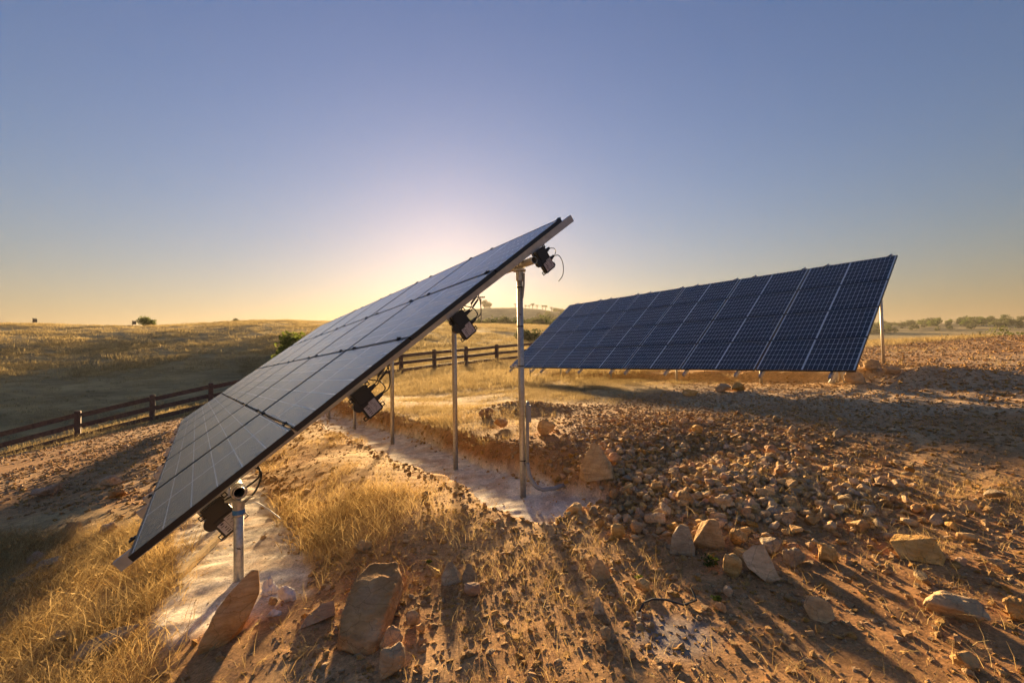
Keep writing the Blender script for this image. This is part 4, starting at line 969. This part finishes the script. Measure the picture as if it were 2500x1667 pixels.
def at_range(px, dist):
    d = ray(px, 800); d = d[:2] / np.hypot(*d[:2]) * dist; return np.array([d[0], d[1], h1(d[0], d[1])])
p = gd(333, 742); pr = at_range(357, 122)
tree('round_shrub', pr, 3.3, 1.8, 0.05, 'round green shrub alone on the left skyline of the field', 'shrub', 'leaf', 1, 26, 90)
tree('small_shrub', at_range(571, 126), 2.1, 1.0, 0.05, 'low dark shrub, larger of two on the middle of the field skyline', 'shrub', 'leafdark', 2, 14, 50)
tree('small_shrub', at_range(586, 127), 0.9, 0.75, 0.05, 'tiny dark shrub right of the low shrub on the skyline', 'shrub', 'leafdark', 3, 10, 40)
tree('green_tree', at_range(735, 40), 4.0, 3.0, 0.3, 'leafy green young tree behind the upper edge of the near array', 'tree', 'leafbright', 4, 30, 130)
tree('small_shrub', at_range(1292, 62), 4.0, 1.8, 0.05, 'dark bush in the golden field right of the near back post', 'shrub', 'leafdark', 5, 20, 60)
# two field-edge round trees beside the floodlight mast, and palms on the hill
def far_at(px, py, dist):
    d = ray(px, py); k = dist / np.hypot(d[0], d[1]); return np.array([d[0] * k, d[1] * k, CAMZ + d[2] * k])
q = at_range(1184, 500); tree('hill_tree', q, 11, 8, 0.3, 'larger round tree on the hill beside the floodlight mast', 'tree', 'leafdark', 6)
q = at_range(1196, 500); tree('hill_tree', q, 7, 6, 0.2, 'smaller round tree on the hill right of the larger round tree', 'tree', 'leafdark', 7)
def palm(px, dist, hh, label):
    q = at_range(px, dist); root = empty('palm_tree', Matrix.Translation(q)); tag(root, label, 'palm tree', 'palms along the hilltop')
    m = MB(); m.tube([(0, 0, -0.5), (0.1, 0, hh * 0.5), (0, 0, hh)], [0.45, 0.32, 0.28], 8); m.build('trunk', M['trunk'], root)
    r = random.Random(px); m = MB()
    for k in range(18):
        a = k * 2.399; el = r.uniform(-0.3, 1.0); L = hh * 0.62; c0 = np.array([0, 0, hh]); pts = []
        for s in np.linspace(0, 1, 5):
            pts.append(c0 + np.array([math.cos(a) * L * s * math.cos(el * (1 - s)), math.sin(a) * L * s * math.cos(el * (1 - s)), L * (math.sin(el) * s - 0.75 * s * s)]))
        sd_ = np.array([-math.sin(a), math.cos(a), 0]); 
        vs_ = []
        for i_, q_ in enumerate(pts): ww = L * 0.13 * math.sin(math.pi * (0.12 + 0.85 * i_ / 4)); vs_ += [q_ - sd_ * ww - [0, 0, ww * .5], q_, q_ + sd_ * ww - [0, 0, ww * .5]]
        m.add(vs_, [(3 * i_ + j_, 3 * i_ + j_ + 1, 3 * i_ + j_ + 4, 3 * i_ + j_ + 3) for i_ in range(4) for j_ in range(2)])
    m.build('crown', M['leafdark'], root)
PL_ = [(1259, 3.6, 'lone palm on the hilltop just left of the near back post'), (1284, 3.2, 'small palm first right of the post on the hilltop'), (1293, 3.0, 'second small palm right of the post on the hilltop'),
       (1301, 5.0, 'tallest palm of the hilltop row'), (1312, 3.8, 'palm right of the tallest palm on the hilltop'), (1326, 4.0, 'left palm of the wide hilltop clump'), (1333, 4.4, 'right palm of the wide hilltop clump'), (1347, 3.6, 'rightmost clear palm before the hedge line')]
for px, hh, lab in PL_: palm(px, 505, hh * 1.15, lab)
# floodlight mast, a thin pole, two cars at the field edge
def mast(px, dist, hgt, label):
    q = at_range(px, dist); root = empty('floodlight_mast', Matrix.Translation(q)); tag(root, label, 'floodlight mast')
    m = MB(); m.tube([(0, 0, -0.5), (0, 0, hgt)], [0.20, 0.12], 10); m.build('pole', M['mast'], root)
    m = MB(); m.box((0, 0, hgt - 0.15), 1.4, 0.06, 0.06); m.box((0, 0, hgt - 0.9), 0.25, 0.12, 0.25); m.build('cross_arm', M['mast'], root)
    for k in range(5):
        m = MB(); x = -1.2 + 0.6 * k; m.tube([(x, -0.18, hgt + 0.1), (x, 0.18, hgt + 0.22)], [0.28, 0.14], 10); m.build('lamp_head', M['mast'], root)
d = ray(1175, 726); L_ = 150; q = at_range(1175, L_); ht = (CAMZ + d[2] / np.hypot(d[0], d[1]) * L_) - q[2]
mast(1175, L_, ht, 'tall floodlight mast with a row of lamps beyond the field')
def car(px, dist, label, colr):
    q = at_range(px, dist); az = math.atan2(q[0], q[1]); root = empty('parked_car', Matrix.Translation(q) @ Matrix.Rotation(-az + 0.2, 4, 'Z')); tag(root, label, 'car')
    m = MB(); ax = (np.array([1, 0, 0]), np.array([0, 0, 1.0]), np.array([0, -1.0, 0]))
    m.prism([(-2.2, .35), (2.2, .35), (2.25, .8), (1.2, .95), (.6, 1.45), (-1.1, 1.45), (-1.9, .95), (-2.25, .85)], (0, 0, 0), ax, 0.85); m.build('body', M[colr], root)
    m = MB(); m.prism([(1.05, .97), (.55, 1.38), (-1.0, 1.38), (-1.6, .97)], (0, 0, 0), ax, 0.86); m.build('window', M['plastic'], root)
    for x in (-1.4, 1.4):
        for y in (-.8, .8):
            m = MB(); m.tube([(x, y - .1, .33), (x, y + .1, .33)], 0.33, 12); m.build('wheel', M['plastic'], root)
car(1204, 425, 'left white car parked below the trees beyond the field', 'white'); car(1218, 425, 'right white car parked below the trees beyond the field', 'white')
# small sign boards on the skyline at the left
for px, lab in ((80, 'small dark board on a post at the far left skyline'), (323, 'small dark board just left of the round skyline shrub')):
    q = at_range(px, 118); root = empty('sign_board', Matrix.Translation(q)); tag(root, lab, 'sign')
    m = MB(); m.tube([(0, 0, -0.2), (0, 0, 1.25)], 0.05, 8); m.build('post', M['trunk'], root)
    m = MB(); m.box((0.42, 0, 0.75), 0.34, 0.03, 0.32); m.build('board', M['mast'], root)
    m = MB(); m.box((0.25, 0, 1.12), 0.32, 0.03, 0.03); m.build('arm', M['mast'], root)
# woodland: far belts read as one mass
TR = [crown_mesh('wood_crown', 1.0, 0.85, 16, 34, 0.07, ('leafdark', 'leaf')[k % 2], 700 + k) for k in range(5)]
wp = []; wsz = []
def belt(n, az0, az1, r0, r1, smin, smax, dip=0.35):
    for k in range(n):
        az = R(rng.uniform(az0, az1)); r_ = rng.uniform(r0, r1); x, y = math.sin(az) * r_, math.cos(az) * r_; s = rng.uniform(smin, smax)
        wp.append((x, y, h1(x, y) - dip)); wsz.append(s)
belt(200, -10, 14, 152, 178, 2.4, 4.6, 0.2); belt(90, 3.5, 14, 400, 450, 6, 9); belt(50, 5.5, 12, 490, 512, 4, 7)
belt(1000, 36, 62, 90, 210, 2.6, 5.0, 0.9); belt(600, 30, 62, 200, 420, 3.5, 6.5); belt(300, 28, 62, 560, 760, 5, 9)
scatter('woodland', TR, wp, np.c_[np.zeros((len(wp), 2)), rng.uniform(0, 6.28, len(wp))], wsz, rng.integers(0, 5, len(wp)))
for k, (px, dist, s, lab) in enumerate(((2440, 78, 7.0, 'broad dark oak at the right edge of the woodland'), (2380, 88, 6.5, 'rounded oak second from the right edge of the woodland'), (2490, 70, 6.0, 'nearest oak cut by the right edge of the picture'), (2310, 100, 6.0, 'oak at the left end of the near woodland line'))):
    q = at_range(px, dist); tree('oak_tree', q, s, s * 0.75, s * 0.1, lab, 'tree', 'leafdark', 30 + k, 30, 90, s * 0.035)

# ------------------------------------------------------------------ small things on the ground
# survey stake lying on the pale slab
a_, b_ = gd(412, 1330), gd(560, 1186)
a3 = np.array([*a_[:2], a_[2] + 0.025]); b3 = np.array([*b_[:2], b_[2] + 0.03]); dv = b3 - a3; L = np.linalg.norm(dv); ex = dv / L; ey = np.cross([0, 0, 1.0], ex); ey /= np.linalg.norm(ey); ez = np.cross(ex, ey)
st_ = empty('survey_stake', Matrix.Translation(a3)); tag(st_, 'weathered wooden stake with pink painted tip lying on the pale slab', 'stake')
m = MB(); m.box(a3 + dv * 0.36, L * 0.36, 0.022, 0.018, (ex, ey, ez)); m.build('shaft', M['stake'], st_, world=True)
m = MB(); m.prism([(0, -0.022), (L * 0.20, -0.022), (L * 0.28, 0.016), (L * 0.27, 0.022), (0, 0.022)], a3 + dv * 0.7205, (ex, ey, ez), 0.0185); m.build('painted_tip', M['pink'], st_, world=True)
# black strap with pale buckle
s_ = [gd(*q_) for q_ in ((1468, 1424), (1480, 1408), (1500, 1400), (1530, 1397), (1570, 1400), (1600, 1392), (1588, 1372))]
root = empty('strap', Matrix.Translation(s_[0])); tag(root, 'thin black strap with a pale buckle curling on the dirt', 'strap')
m = MB(); zz_ = (0.035, 0.055, 0.055, 0.045, 0.02, 0.03, 0.05); m.tube([q_ + [0, 0, z_] for q_, z_ in zip(s_, zz_)], 0.0055, 6); m.build('band', M['strap'], root, world=True)
m = MB(); c_ = s_[0] + [0, 0, 0.02]; 
for dx_, dz_, hx_, hz_ in ((-0.010, 0, 0.003, 0.017), (0.010, 0, 0.003, 0.017), (0, 0.014, 0.007, 0.003), (0, -0.014, 0.007, 0.003)): m.box(c_ + [dx_, 0, dz_], hx_, 0.004, hz_)
m.build('buckle', M['buckle'], root, world=True)
# small green weeds
for k, (dx, dy, s, lab) in enumerate(((1632, 1300, 0.10, 'small bright green weed beside the rounded pale rock'), (1470, 1335, 0.06, 'tiny green sprout in the dirt below the rounded pair of rocks'), (1650, 1384, 0.06, 'dark green weed above the black strap'), (985, 1298, 0.05, 'small green sprout behind the dark pyramid rock'))):
    g = gd(dx, dy); root = empty('weed', Matrix.Translation(g)); tag(root, lab, 'weed')
    c = link('leaves', crown_mesh('leaves', s, s * 0.6, 10, 16, s * 0.10, 'leaf', 900 + k), root)
    m = MB(); m.tube([(0, 0, -0.01), (0, 0, s * 0.35)], s * 0.03, 6); m.build('stem', M['leaf'], root)

# ------------------------------------------------------------------ thin evening haze
m, n, o = mat('evening_haze'); pv = N(n, 'ShaderNodeVolumePrincipled'); pv.inputs['Color'].default_value = (0.95, 0.88, 0.76, 1); pv.inputs['Density'].default_value = 0.00014; pv.inputs['Anisotropy'].default_value = 0.45
n.links.new(pv.outputs[0], o.inputs['Volume'])
mb = MB(); mb.box((0, 0, 30.0), 2060, 2060, 46); hz_ = mb.build('haze', m); hz_['kind'] = 'stuff'
